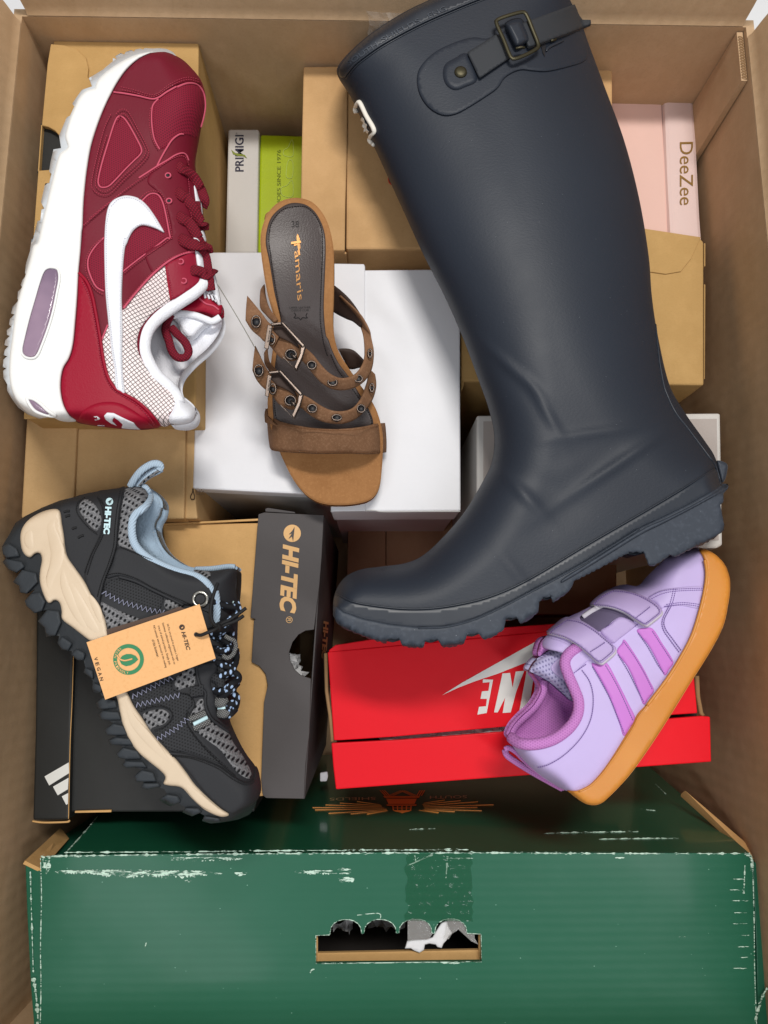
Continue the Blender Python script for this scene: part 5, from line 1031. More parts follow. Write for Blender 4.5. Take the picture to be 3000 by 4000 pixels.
mid = c3((350, 366), (280, 365), (200, 400), (145, 448), (120, 510), (126, 590), (148, 632), (180, 645), (208, 622), (236, 622), (246, 660), (236, 720), (233, 780), (250, 850), (275, 905), (298, 914), (322, 896), (350, 912), (362, 960), (366, 1010), (430, 1060), (520, 1130), (600, 1190))+\
    c4((650, 380), (690, 500), (706, 580), (726, 660), (762, 740), (812, 812), (880, 870), (948, 925), (974, 960), (962, 998), (1000, 1010), (1070, 1022), (1130, 1085), (1200, 1148), (1280, 1188), (1328, 1192), (1352, 1176), (1300, 1140), (1230, 1080), (1150, 1000), (1100, 930), (1040, 852), (990, 802), (900, 702), (842, 612), (795, 545), (762, 480), (720, 380), (660, 200))+\
    c3((632, 1060), (618, 1000), (585, 930), (545, 870), (500, 785), (440, 700), (400, 640), (386, 580), (380, 520), (368, 450))
patch('midsole', mid, HS, 'beige', HB, t=0.0042, bev=9, step=11)
for q, r in ((c3((340, 400), (300, 460), (320, 540), (340, 620), (330, 700), (300, 780), (300, 850)), 0.0030), (c3((400, 780), (440, 860), (480, 940), (540, 1040), (590, 1100)), 0.0026), (c3((370, 700), (380, 800), (420, 900), (470, 1000), (520, 1080)), 0.0022), (c3((520, 860), (570, 950), (600, 1040)), 0.0016), (c3((180, 480), (170, 540), (190, 600)), 0.0022),
             (c4((740, 520), (780, 620), (850, 710), (930, 800), (1000, 880)), 0.0022), (c4((1090, 1000), (1150, 1060), (1220, 1120), (1300, 1168)), 0.0018)):
    cord('midsole_ridge', q, HS, r*1.7, 'beige', HB, lift=0.0038, rh=0.0010, k=12, taper=True)
def hp_(nm, poly, mat, t=0.002, **kw): return patch(nm, poly, HS, mat, HB, t=t, bev=kw.pop('bev', 4), step=kw.pop('step', 10), **kw)
hp_('mesh_panel', c3((508, 300), (545, 318), (580, 360), (602, 430), (572, 492), (530, 462), (490, 412), (464, 362), (474, 318)), 'hmesh')
hp_('mesh_panel', c3((742, 238), (845, 236), (878, 290), (858, 345), (800, 392), (775, 445), (772, 510), (790, 570), (840, 625), (800, 618), (750, 596), (695, 570), (700, 480), (712, 360), (728, 280)), 'hmesh')
hp_('mesh_panel', c3((590, 905), (650, 930), (730, 968), (825, 1008), (800, 1045), (720, 1060), (640, 1070), (612, 985)), 'hmesh')
hp_('mesh_panel', c3((975, 893), (1012, 893), (1080, 930), (1040, 948), (985, 955), (966, 925)), 'hmesh')
hp_('mesh_panel', c3((1140, 718), (1200, 722), (1240, 735), (1236, 770), (1200, 765), (1160, 745)), 'hmesh', step=8)
hp_('mesh_panel', c4((1030, 382), (1062, 348), (1142, 308), (1150, 420), (1100, 432), (1052, 447), (1028, 420)), 'hmesh')
hp_('mesh_panel', c4((1118, 602), (1148, 540), (1168, 500), (1200, 498), (1206, 545), (1242, 622), (1292, 658), (1350, 700), (1380, 760), (1432, 832), (1482, 930), (1470, 970), (1420, 950), (1370, 902), (1300, 805), (1220, 742), (1158, 692), (1128, 650)), 'hmesh')
hp_('mesh_panel', c4((840, 588), (900, 562), (960, 558), (996, 580), (1000, 612), (960, 652), (900, 668), (888, 692), (858, 640)), 'hmesh')
hp_('dotted_panel', c3((618, 805), (640, 775), (700, 765), (762, 776), (850, 812), (962, 872), (948, 950), (900, 975), (830, 952), (700, 905), (606, 838)), 'hdot', 0.0016)
hp_('dotted_panel', c4((768, 500), (850, 455), (980, 390), (1020, 370), (1020, 430), (1060, 455), (1120, 468), (1140, 530), (1108, 575), (1108, 640), (1180, 740), (1290, 850), (1370, 920), (1300, 888), (1200, 850), (1100, 818), (1000, 808), (945, 750), (908, 700), (960, 660), (1010, 612), (1000, 570), (950, 548), (880, 556), (826, 578)), 'hdot', 0.0016)
hp_('top_line_panel', c3((700, 585), (850, 630), (1000, 692), (1100, 722), (1180, 760), (1240, 830), (1262, 930), (1230, 980), (1170, 930), (1080, 925), (1000, 885), (900, 838), (800, 788), (700, 755), (625, 768), (660, 680)), 'hblack', 0.0030)
hp_('side_strap', c3((700, 236), (738, 232), (716, 350), (700, 470), (690, 580), (655, 690), (620, 780), (592, 910), (575, 940), (498, 770), (530, 640), (592, 520), (612, 420), (600, 330), (570, 260), (640, 244)), 'hblack', 0.0030)
hp_('toe_bumper', c4((980, 812), (1050, 812), (1120, 824), (1200, 850), (1300, 892), (1380, 950), (1450, 984), (1492, 965), (1500, 898), (1515, 900), (1530, 950), (1535, 1042), (1500, 1110), (1420, 1150), (1352, 1172), (1230, 1078), (1105, 925), (1042, 852)), 'hblack', 0.0030)
hp_('eyestay', d5((690, 1100), (700, 1230), (745, 1370), (800, 1440), (795, 1530), (812, 1640), (870, 1750), (960, 1830), (1085, 1925), (1115, 1900), (1090, 1750), (1000, 1750), (940, 1640), (930, 1540), (900, 1440), (870, 1330), (880, 1250), (940, 1180), (950, 1080), (880, 1060)), 'hblack', 0.0032, bev=6)
hp_('eyestay', d5((700, 340), (760, 370), (860, 420), (950, 600), (850, 650), (790, 640)), 'hblack', 0.0030, bev=6)
for q in (d5((690, 1110), (698, 1230), (742, 1370), (798, 1440), (793, 1530), (810, 1640), (868, 1755), (960, 1835), (1085, 1928)), c3((700, 758), (800, 786), (900, 836), (1000, 884), (1080, 926))): cord('panel_edge', q, HS, 0.0010, 'hblack', HB, lift=0.0028)
sl = [c3((726, 245), (704, 360), (692, 470), (684, 580), (650, 690), (612, 790), (586, 900)), c3((708, 250), (688, 360), (676, 470), (668, 578), (636, 686), (598, 784), (572, 880)), c3((590, 300), (618, 350), (624, 430), (604, 520), (550, 630), (512, 750)), c3((575, 290), (600, 345), (608, 425), (588, 515), (536, 626), (496, 740)),
      c3((500, 290), (458, 320), (450, 370), (480, 420), (530, 474), (575, 505)), c3((712, 585), (850, 640), (1000, 700)), c3((632, 748), (700, 738), (800, 768), (900, 822), (1000, 868), (1110, 915), (1240, 975)),
      c4((1000, 835), (1110, 845), (1200, 872), (1290, 912), (1370, 970), (1450, 1005), (1505, 980)), c4((1000, 828), (1110, 836), (1205, 862), (1296, 900), (1378, 958), (1450, 992), (1500, 965)), c4((830, 560), (890, 546), (960, 542), (1010, 570), (1010, 615), (970, 660), (905, 684)), c4((1110, 570), (1100, 640), (1170, 745), (1280, 860), (1390, 950)), c4((1060, 462), (1120, 476), (1148, 530), (1112, 590)),
      d5((700, 1250), (760, 1390), (812, 1450), (810, 1530), (826, 1630), (885, 1740), (970, 1810), (1090, 1890)), d5((930, 1560), (925, 1640), (960, 1720), (1010, 1760))]
stitches('stitching', sl, HS, 'hthread', HB, step=8.5, w=0.00034, lift=0.0036)['kind'] = 'stuff'
for q in (c3((606, 848), (700, 900), (780, 925), (880, 955), (968, 968)), c4((776, 486), (850, 452), (930, 410), (1015, 372)), c4((800, 535), (870, 520), (950, 500), (1060, 475)), c4((922, 738), (980, 705), (1040, 670), (1105, 612))):
    q = resample(cr(q, False, 8), 9.5, False); tg = np.gradient(q, axis=0); tg /= np.linalg.norm(tg, axis=1)[:, None]; nn = np.stack([-tg[:, 1], tg[:, 0]], 1)
    z = q+nn*(9.5*np.where(np.arange(len(q)) % 2 == 0, 1, -1))[:, None]; tube('zigzag_stitch', HS.at(z, 0.0026), 0.00048, 'zig', HB, rh=0.0003, k=5)
for a, b in (((375, 378), (410, 372)), ((385, 405), (412, 398)), ((425, 478), (450, 470)), ((460, 530), (492, 515))): cord('counter_slit', c3(a, ((a[0]+b[0])/2, (a[1]+b[1])/2-3), b), HS, 0.0009, 'hthread', HB, lift=0.0014, k=6)
text('HI-TEC', HS, c3((620, 345))[0], c3((608, 506))[0], 25, 'light_print', HB, lift=0.0038, bold=0.06, upvec=(1, 0.06))
decal('round_mark', circle(*c3((645, 315))[0], 14.5), HS, 'light_print', HB, 0.0038); decal('mark_cut', c3((632, 318), (662, 300), (658, 306), (646, 316), (656, 316), (640, 328), (644, 318)), HS, 'hthread', HB, 0.0043)
cord('collar_binding', c3((852, 232, 0), (884, 288, 0), (852, 348, 0), (796, 394, 0), (778, 450, 0), (780, 520, 0), (802, 580, 0), (862, 640, 0), (950, 690, 0), (1050, 728, 0), (1150, 755, 0), (1215, 795, 0), (1250, 850, -0.001)), HS, 0.0028, 'blue_bind', HB, lift=0.0012, rh=0.0024, k=10)
cord('collar_binding', d5((915, 190), (930, 260), (940, 400), (935, 500), (920, 600)), HS, 0.0026, 'blue_bind', HB, lift=0.0030, rh=0.0014, k=8)
cord('rear_binding', c3((1150, 716), (1250, 712), (1340, 700), (1384, 702)), Flat(hz+0.006), 0.0022, 'blue_bind', HB)
patch('tongue', c3((1180, 728), (1250, 724), (1340, 715), (1388, 716), (1394, 760), (1388, 860), (1372, 960), (1330, 1010), (1290, 960), (1262, 880), (1235, 810)), Flat(hz+0.012), 'hblack', HB, t=0.008, bev=26, step=10, thick=0.02)
for k in range(4): cord('tongue_print', d5((1080+k*16, 350), (1098+k*16, 310)), Flat(hz+0.0205), 0.0005, 'light_print', HB, n=2, k=5)
# pull loop at the heel: flat webbing folded over
cord('pull_loop', c3((766, 228, 0.004), (790, 185, 0.008), (830, 135, 0.012), (885, 98, 0.014), (925, 92, 0.014), (945, 108, 0.013), (935, 128, 0.012)), Flat(hz+0.012), 0.0028, 'blue_bind', HB, rh=0.0016, k=8)
cord('pull_loop', c3((800, 228, 0.004), (835, 190, 0.007), (880, 155, 0.010), (920, 135, 0.012), (950, 118, 0.012)), Flat(hz+0.010), 0.0032, 'blue_bind', HB, rh=0.0016, k=8)
cord('loop_lining', c3((785, 222, 0.003), (820, 165, 0.008), (870, 120, 0.011), (915, 108, 0.012)), Flat(hz+0.008), 0.0034, 'hmesh', HB, rh=0.0016, k=8)
cord('loop_lining', c3((815, 222, 0.003), (860, 185, 0.007), (910, 150, 0.010), (948, 128, 0.011)), Flat(hz+0.0125), 0.0012, 'hmesh', HB, rh=0.0008, k=8)
c = HS.at(np.array(d5((735, 285))), 0.004)[0]; ring('eyelet', c, 0.0048, 0.0012, 'steel', HB, 24); decal('eyelet_hole', circle(*d5((735, 285))[0], 18, 16), HS, 'black_ink', HB, 0.0036)
LS = Flat(hz+0.022)
def hl_(pts, r=0.0023, mat='hlace', nm='lace', z=0.0, rh=None): return cord(nm, d5(*pts), LS, r, mat, HB, lift=z, rh=rh or r*0.85, k=10)
hl_([(735, 285, 0.012), (800, 290, 0.014), (880, 312, 0.014), (960, 335, 0.012), (1060, 372, 0.010), (1150, 385, 0.008), (1200, 440, 0.004)])
hl_([(1180, 330, 0.002), (1205, 400, 0.004), (1180, 470, 0.006), (1110, 530, 0.008), (1030, 570, 0.010), (950, 610, 0.012), (890, 660, 0.010)])
hl_([(830, 690, 0.010), (920, 700, 0.012), (1000, 680, 0.012), (1080, 640, 0.010), (1110, 700, 0.006), (1130, 800, 0.002)], 0.0030)
hl_([(850, 745, 0.008), (960, 765, 0.010), (1060, 810, 0.010), (1130, 870, 0.006), (1165, 960, 0.002)])
hl_([(840, 880, 0.006), (930, 905, 0.009), (1010, 930, 0.010), (1100, 900, 0.008), (1165, 860, 0.004)])
hl_([(880, 1060, 0.006), (980, 1080, 0.009), (1060, 1115, 0.010), (1140, 1110, 0.006), (1180, 1020, 0.002), (1175, 900, 0.0)])
hl_([(930, 1250, 0.008), (1050, 1215, 0.010), (1130, 1150, 0.008), (1175, 1060, 0.004)])
hl_([(960, 1000, 0.004), (990, 1100, 0.006), (1010, 1200, 0.006), (1040, 1300, 0.006)], 0.0032, 'hdot', 'lace_loop')
hl_([(900, 1410, 0.008), (970, 1430, 0.010), (1050, 1395, 0.012), (1130, 1330, 0.012), (1200, 1290, 0.008), (1205, 1235, 0.006), (1150, 1195, 0.006), (1070, 1235, 0.004)])
hl_([(985, 1510, 0.008), (1050, 1455, 0.010), (1130, 1390, 0.010), (1195, 1320, 0.006)])
hl_([(1130, 1450, 0.004), (1180, 1480, 0.004), (1185, 1560, 0.004), (1160, 1630, 0.006), (1110, 1650, 0.008), (1085, 1610, 0.010), (1130, 1570, 0.010), (1170, 1590, 0.008)])
hl_([(980, 1710, 0.006), (1040, 1735, 0.008), (1110, 1700, 0.008), (1170, 1640, 0.004)])
hl_([(870, 1270, 0.006), (920, 1260, 0.008), (980, 1300, 0.008), (990, 1370, 0.008)], 0.0036, 'hdot', 'lace_loop')
hl_([(940, 1560, 0.006), (1000, 1560, 0.009), (1050, 1545, 0.007)], 0.0036, 'glace', 'webbing_loop'); hl_([(960, 1630, 0.006), (1020, 1625, 0.009), (1070, 1615, 0.007)], 0.0026, 'light_print', 'webbing_loop', rh=0.0012); hl_([(980, 1690, 0.006), (1030, 1695, 0.009), (1080, 1680, 0.007)], 0.0034, 'glace', 'webbing_loop')
hl_([(1040, 740, 0.014), (1100, 775, 0.014), (1155, 800, 0.012), (1172, 880, 0.010), (1135, 970, 0.012), (1070, 1010, 0.013), (1015, 985, 0.012)], 0.0015, 'glace', 'cord_loop')
for a, b, m_ in (((600, 1780), (800, 1690), 'glace'), ((620, 1815), (815, 1725), 'hthread'), ((650, 1830), (820, 1745), 'light_print'), ((650, 1880), (850, 1790), 'glace')):
    cord('webbing_band', d5(a, ((a[0]+b[0])/2, (a[1]+b[1])/2), b), HS, 0.0024 if m_ != 'light_print' else 0.0014, m_, HB, lift=0.0030 if m_ != 'light_print' else 0.004, rh=0.0009, k=6)
for i in range(5): cord('webbing_band', d5((610, 1390+i*22), (700, 1375+i*22), (770, 1355+i*24)), HS, 0.0014, 'hdot', HB, lift=0.003, rh=0.001, k=6)
# card tag
tgq = [(779, 2360), (842, 2572), (411, 2733), (338, 2509)]
zt = 0.040
ta, tb, tc_ = P(779, 2360, zt-0.004), P(338, 2509, zt+0.001), P(411, 2733, zt+0.004)
TP = Plane(ta, tb, tc_); kc = Mat('tag_card', rgb(232, 178, 122), 0.8, 0.2); kc.mix(kc.ramp(kc.noise(500, 3), 0.5, 0.75), rgb(212, 156, 100), amt=0.4); kc.mix(kc.ramp(kc.voro(300, stretch=(1, 3, 1)), 0.06, 0.03), rgb(150, 100, 60), amt=0.5); M['tag_card'] = kc.m
TG = thing('hang_tag', 'orange kraft swing tag with green leaf ring, hanging over the black trail shoe', 'tag', TP.at(np.array(tgq)).mean(0))
prism('card', tgq, TP, 0.0007, 'tag_card', TG, 0)
prism('back_card', [(640, 2392), (700, 2370), (790, 2400), (830, 2560), (440, 2700), (385, 2480), (391, 2467)], Plane(ta-np.array([0, 0, .003]), tb-np.array([0, 0, .003]), tc_-np.array([0, 0, .003])), 0.0007, plain('brown_card', rgb(84, 66, 56), 0.8), TG, 0)
M['tag_ink'] = plain('dark_brown_tag_ink', rgb(62, 44, 34), 0.7); M['green_ink'] = plain('green_tag_ink', rgb(48, 128, 84), 0.6)
text('HI-TEC', TP, d5((497, 693))[0], d5((562, 912))[0], 16, 'tag_ink', TG, bold=0.03, shear=0.25, lift=0.0003)
decal('logo_disc', circle(*d5((508, 632))[0], 11), TP, 'tag_ink', TG, 0.0003); decal('logo_cut', d5((496, 640), (528, 618), (518, 632), (526, 640), (504, 648)), TP, 'tag_card', TG, 0.0005)
for s_, a, b in (('Hi-Tec are proud to present a Vegan', (978, 60), (1040, 275)), ('footwear collection engineered with no', (950, 52), (1020, 296)), ('trace of animal products. Simply put,', (925, 68), (993, 300)), ('NO animals were harmed in the making', (897, 68), (970, 316)), ('of this footwear.', (893, 150), (925, 255))):
    text(s_, TP, c4(a)[0], c4(b)[0], 11, 'tag_ink', TG, lift=0.0003)
for i, ch in enumerate('VEGAN'):
    a = (552+i*8.2, 256+i*29.5); text(ch, TP, c4(a)[0], c4((a[0]+5, a[1]+19))[0], 14, 'tag_ink', TG, bold=0.02, lift=0.0003)
rc_ = c4((757, 265))[0]; decal('green_ring', circle(*rc_, 60, 48), TP, 'green_ink', TG, 0.0003, holes=[circle(*rc_, 45, 40)], step=8)
for i, ch in enumerate('VEGAN FRIENDLY'):
    if ch == ' ': continue
    a = math.radians(232-i*10.6); ctr = np.array(rc_)+52.5*np.array([math.cos(a), math.sin(a)]); t_ = np.array([math.sin(a), -math.cos(a)]); rd = -np.array([math.cos(a), math.sin(a)])
    text(ch, TP, ctr-t_*3.4-rd*4.5, ctr+t_*3.4-rd*4.5, 9, 'tag_card', TG, lift=0.0005, bold=0.02, upvec=rd)
decal('leaf', c4((703, 268), (712, 250), (735, 236), (765, 232), (795, 242), (816, 260), (798, 282), (765, 302), (735, 304), (712, 290)), TP, 'green_ink', TG, 0.0003, smooth_poly=True)
cord('leaf_vein', c4((690, 240), (705, 262), (735, 272), (780, 262)), TP, 0.0006, 'tag_card', TG, lift=0.0004, k=5); cord('leaf_stem', c4((694, 243), (700, 256), (712, 266)), TP, 0.0005, 'green_ink', TG, lift=0.0004, k=5)
decal('string_hole', circle(*d5((683, 722))[0], 9, 14), TP, 'black_ink', TG, 0.0003)
def sg(pts, z0): return cord('string', d5(*pts), Flat(z0), 0.0012, 'hthread', TG, k=6)
sg([(683, 722, 0), (740, 730, 0.002), (820, 700, 0.003), (900, 670, 0.002), (950, 640, 0)], 0.040); sg([(940, 640, 0), (1010, 580, 0), (1100, 540, 0), (1200, 470, 0), (1300, 395, 0)], 0.034); sg([(950, 650, 0), (1050, 600, 0), (1160, 560, 0), (1270, 490, 0)], 0.034)
sg([(940, 630, 0), (885, 560, 0.002), (862, 440, 0.003), (880, 300, 0.002), (920, 160, 0), (950, 90, -0.002)], 0.038)
lathe('string_knot', Flat(0.036).at(np.array(d5((955, 640))))[0], [(0, 0.003), (0.002, 0.0022), (0.003, 0), (0.002, -0.0022), (0, -0.003)], 'hthread', TG, 10)
# ================================================================== lilac child's shoe
lv = crop(1800, 2050, 1.3825)
M['lilac'] = leather('lilac_synthetic', rgb(192, 174, 222), 0.5, 0.4, 800, 0.0001); M['lilac_strap'] = leather('lilac_strap', rgb(180, 160, 206), 0.5, 0.4, 800, 0.0001); M['orchid'] = leather('orchid_stripe', rgb(196, 118, 204), 0.5, 0.4, 800, 0.0001)
ol = Mat('orchid_knit', rgb(196, 130, 196), 0.85, 0.15); vv = ol.holes(560, 560, 30); ol.mix(ol.ramp(vv, 0.42, 0.22), rgb(160, 98, 164), amt=0.6); ol.bump(vv, 0.0004, 0.7); M['orchid_knit'] = ol.m
lm = Mat('lilac_mesh', rgb(184, 178, 214), 0.8, 0.2); vv = lm.holes(420, 300, -20); lm.mix(lm.ramp(vv, 0.32, 0.2), rgb(110, 104, 150), amt=0.8); lm.bump(vv, 0.0006, 0.8); M['lilac_mesh'] = lm.m
M['lthread'] = plain('purple_thread', rgb(128, 102, 168), 0.6); M['fuzz'] = plain('grey_hook_tape', rgb(196, 190, 200), 0.95)
gum = Mat('gum_rubber', rgb(208, 136, 54), 0.42, 0.45); gum.mix(gum.ramp(gum.noise(10, 4), 0.35, 0.7), rgb(190, 118, 42), amt=0.6); gum.bump(gum.noise(400, 3), 0.0002, 0.4); gum.b.inputs['Subsurface Weight'].default_value = 0.05; M['gum'] = gum.m
lz = -0.034
lo_ = lv((1290, 126, 20), (1360, 140, 14), (1430, 210, 14), (1462, 320, 14), (1450, 440, 14), (1420, 560, 14), (1330, 730, 14), (1200, 940, 14), (1080, 1130, 14), (950, 1320, 14), (860, 1430, 14), (770, 1515, 16), (680, 1525, 20), (590, 1470, 30), (500, 1405, 50), (380, 1330, 60), (290, 1230, 60), (240, 1150, 60), (280, 1060, 60), (400, 940, 60), (480, 870, 70), (440, 760, 80), (420, 640, 90), (480, 560, 110), (640, 470, 130), (760, 370, 140), (880, 320, 150), (980, 300, 150), (1040, 230, 110), (1120, 160, 80), (1210, 130, 50))
VS = Surf(lo_, lz, [(2650, 2500, 0.038), (2400, 2850, 0.040), (2250, 3050, 0.038), (2200, 2750, 0.034), (2500, 2350, 0.032), (2650, 2250, 0.034), (2150, 2550, 0.026)], sig=130, blur=4)
lc = P(2350, 2700, 0)
LV = thing('child_shoe', 'lilac child shoe with orchid side bars, two straps and a gum sole', 'shoe', (lc[0], lc[1], -0.075))
so = lv((1282, 130), (1330, 134), (1398, 180), (1444, 250), (1455, 330), (1446, 420), (1420, 540), (1370, 645), (1312, 742), (1240, 855), (1160, 985), (1080, 1112), (1000, 1232), (920, 1342), (858, 1412), (800, 1470), (752, 1508), (690, 1512), (632, 1482), (592, 1450), (568, 1432), (610, 1436), (650, 1425), (705, 1392), (770, 1318), (830, 1230), (880, 1148), (922, 1080), (952, 1020), (1000, 968), (1060, 888), (1105, 828), (1180, 708), (1245, 585), (1288, 440), (1310, 330), (1318, 250), (1308, 180))
lup = lv((1288, 130), (1210, 138), (1130, 165), (1070, 215), (1000, 285), (955, 330), (880, 322), (800, 350), (700, 440), (560, 510), (470, 590), (440, 660), (560, 700), (578, 800), (612, 880), (636, 950), (628, 1030), (582, 1100), (500, 1162), (400, 1192), (320, 1190), (268, 1160), (300, 1225), (400, 1330), (500, 1400), (570, 1436), (640, 1440), (720, 1400), (850, 1230), (1000, 1000), (1200, 700), (1300, 480), (1330, 250))
patch('lining', lv((390, 800), (480, 820), (560, 900), (620, 960), (650, 1010), (600, 1110), (500, 1170), (380, 1200), (290, 1180), (258, 1148), (280, 1090), (330, 1032), (395, 970), (435, 880)), Flat(lz-0.010), 'orchid_knit', LV, t=0.012, bev=40, step=11, thick=0.02, profile=lambda u, v: 1-0.9*u)
patch('upper', lup, VS, 'lilac', LV, t=0.001, bev=5, step=12, solid=lz)
patch('sole', so, VS, 'gum', LV, t=0.0035, bev=8, step=11, solid=lz)
cord('sole_groove', lv((1010, 975), (960, 1040), (930, 1100), (880, 1180), (820, 1270), (760, 1350), (700, 1410), (640, 1440)), VS, 0.0005, 'gum', LV, lift=0.0048, rh=0.0003)
cord('sole_lip', lv((1318, 190), (1328, 260), (1320, 340), (1296, 450), (1252, 592), (1188, 716), (1112, 836), (1006, 976)), VS, 0.0012, 'gum', LV, lift=0.0034)
patch('tongue', lv((370, 772), (398, 732), (460, 690), (520, 655), (580, 636), (640, 640), (600, 720), (570, 780), (592, 850), (604, 952), (545, 905), (480, 850), (420, 815), (372, 792)), Flat(lz+0.006), 'lilac_mesh', LV, t=0.012, bev=26, step=9, thick=0.02)
patch('tongue_badge', lv((485, 770), (560, 700), (600, 690), (560, 760), (590, 850), (540, 830)), Flat(lz+0.0185), 'lilac', LV, t=0.0006, bev=3, step=9)
patch('throat_lining', lv((430, 625), (470, 602), (540, 600), (600, 640), (540, 650), (470, 680), (420, 712), (412, 680)), Flat(lz+0.004), 'orchid_knit', LV, t=0.012, bev=16, step=9, thick=0.016)
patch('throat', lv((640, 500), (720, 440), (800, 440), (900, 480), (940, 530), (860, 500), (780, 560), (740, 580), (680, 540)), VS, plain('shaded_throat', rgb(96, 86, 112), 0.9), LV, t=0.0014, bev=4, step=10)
cord('tongue_edge', lv((660, 500), (720, 460), (790, 430), (860, 440)), VS, 0.0022, 'fuzz', LV, lift=0.002, rh=0.0015)
patch('eyestay', lv((752, 572), (800, 540), (850, 500), (900, 505), (948, 540), (900, 585), (860, 615), (822, 642), (780, 610)), VS, 'lilac_strap', LV, t=0.0022, bev=4, step=9)
patch('eyestay', lv((600, 700), (650, 660), (700, 700), (735, 735), (690, 735), (605, 810), (585, 790), (580, 740)), VS, 'lilac', LV, t=0.0020, bev=4, step=9)
patch('toe_overlay', lv((1010, 395), (1040, 370), (1090, 350), (1160, 338), (1310, 333), (1300, 400), (1286, 452), (1200, 440), (1110, 440), (1085, 455), (1050, 420)), VS, 'lilac', LV, t=0.0018, bev=3, step=9)
for q in (lv((702, 748), (745, 752), (790, 745), (850, 850), (905, 960), (944, 1048), (912, 1098), (880, 1145), (850, 1060), (800, 930), (750, 830)), lv((842, 688), (868, 640), (884, 618), (930, 680), (985, 770), (1022, 842), (1045, 895), (1015, 940), (985, 972), (950, 880), (900, 770)), lv((948, 572), (1000, 555), (1040, 562), (1090, 640), (1130, 700), (1150, 745), (1128, 780), (1100, 815), (1060, 740), (1010, 650))):
    patch('side_stripe', q, VS, 'orchid', LV, t=0.0018, bev=4, step=9)
for q in (((565, 498), (640, 512), (720, 558), (780, 608), (832, 655), (838, 672), (832, 692), (775, 742), (758, 750), (735, 742), (690, 700), (630, 650), (560, 608), (470, 582), (468, 572), (500, 545)), ((815, 344), (900, 353), (980, 380), (1050, 420), (1086, 456), (1088, 472), (1080, 486), (1015, 538), (1000, 544), (982, 538), (940, 510), (880, 470), (800, 442), (708, 432), (702, 422), (750, 378))):
    p = lv(*q); cx_, cy_ = np.mean(p, 0)
    patch('strap_backing', [(x+3, y+7) for x, y in p], VS, 'fuzz', LV, t=0.0065, bev=5, step=9, lift=0.0, thick=0.003)
    patch('strap', p, VS, 'lilac_strap', LV, t=0.0085, bev=5, step=9, thick=0.0016)
    inn = [(cx_+(x-cx_)*0.91, cy_+(y-cy_)*0.88) for x, y in p]; stitches('strap_stitching', [inn+inn[:1]], VS, 'lthread', LV, step=8.5, w=0.00034, lift=0.0096)['kind'] = 'stuff'
stitches('strap_stitching', [lv((700, 685), (740, 660), (782, 632))], VS, 'lthread', LV, step=8.5, w=0.00034, lift=0.0096); stitches('strap_stitching', [lv((942, 505), (985, 472), (1025, 440))], VS, 'lthread', LV, step=8.5, w=0.00034, lift=0.0096)
ls = [lv((655, 785), (698, 850), (716, 940), (702, 1050), (650, 1150), (565, 1238), (480, 1292), (412, 1312)), lv((610, 800), (680, 750)), lv((770, 565), (850, 510), (900, 510)), lv((838, 625), (900, 575), (960, 535)),
      lv((1020, 390), (1080, 360), (1160, 348), (1308, 342)), lv((1030, 400), (1090, 372), (1165, 358), (1306, 352)), lv((1110, 430), (1200, 420), (1290, 430)), lv((1100, 442), (1200, 430), (1288, 441)), lv((1162, 345), (1140, 430), (1100, 510), (1105, 560), (1140, 610), (1192, 680)), lv((1150, 345), (1128, 430), (1090, 510), (1094, 565), (1130, 620), (1182, 690)),
      lv((712, 765), (760, 850), (808, 940), (856, 1060), (884, 1130)), lv((782, 760), (840, 860), (892, 970), (930, 1058)), lv((850, 700), (905, 790), (955, 890), (990, 960)), lv((880, 632), (930, 700), (985, 790), (1035, 890)), lv((960, 585), (1015, 665), (1065, 755), (1102, 805)), lv((1035, 575), (1080, 645), (1142, 740))]
stitches('stitching', ls, VS, 'lthread', LV, step=8.5, w=0.00034, lift=0.0020)['kind'] = 'stuff'
cord('collar', lv((640, 655, 0), (585, 695, 0), (562, 745, 0), (580, 810, 0), (612, 885, 0), (636, 955, 0), (628, 1030, 0), (582, 1100, 0), (500, 1158, 0), (400, 1185, 0), (320, 1180, -0.002), (272, 1150, -0.006)), VS, 0.0040, 'orchid_knit', LV, lift=0.0012, rh=0.0036, k=12)
cord('collar', lv((262, 1140), (290, 1085), (340, 1035), (400, 975), (440, 905), (450, 840)), Flat(lz-0.002), 0.0036, 'orchid_knit', LV, k=10)
cord('pull_tab', lv((560, 1424, 0), (480, 1376, 0.002), (400, 1322, 0.004), (340, 1268, 0.006), (300, 1228, 0.008), (262, 1205, 0.008), (238, 1212, 0.007)), Flat(lz+0.006), 0.0020, 'orchid_knit', LV, rh=0.0012)
cord('pull_tab', lv((238, 1214, 0.007), (250, 1245, 0.004), (300, 1282, 0.002), (360, 1320, 0), (440, 1366, 0), (550, 1425, 0)), Flat(lz+0.002), 0.0024, 'orchid_knit', LV, rh=0.0012)

# ================================================================== brown heeled sandal
s1 = crop(900, 700, 2.37); s2 = crop(900, 1300, 2.37)
sd = Mat('tan_suede', rgb(164, 118, 76), 0.9, 0.1); sd.mix(sd.ramp(sd.noise(20, 5, 0.7), 0.35, 0.65), rgb(140, 96, 58), amt=0.7); sd.mix(sd.ramp(sd.noise(500, 3, 0.7), 0.5, 0.75), rgb(190, 140, 92), amt=0.35); sd.bump(sd.noise(800, 3), 0.0003, 0.6); M['suede'] = sd.m
sv = Mat('brown_suede', rgb(132, 97, 72), 0.9, 0.1); sv.mix(sv.ramp(sv.noise(26, 5, 0.7), 0.35, 0.65), rgb(104, 74, 52), amt=0.8); sv.mix(sv.ramp(sv.noise(600, 3, 0.7), 0.5, 0.75), rgb(170, 134, 104), amt=0.45); sv.bump(sv.noise(900, 3), 0.0003, 0.6); M['brown_suede'] = sv.m
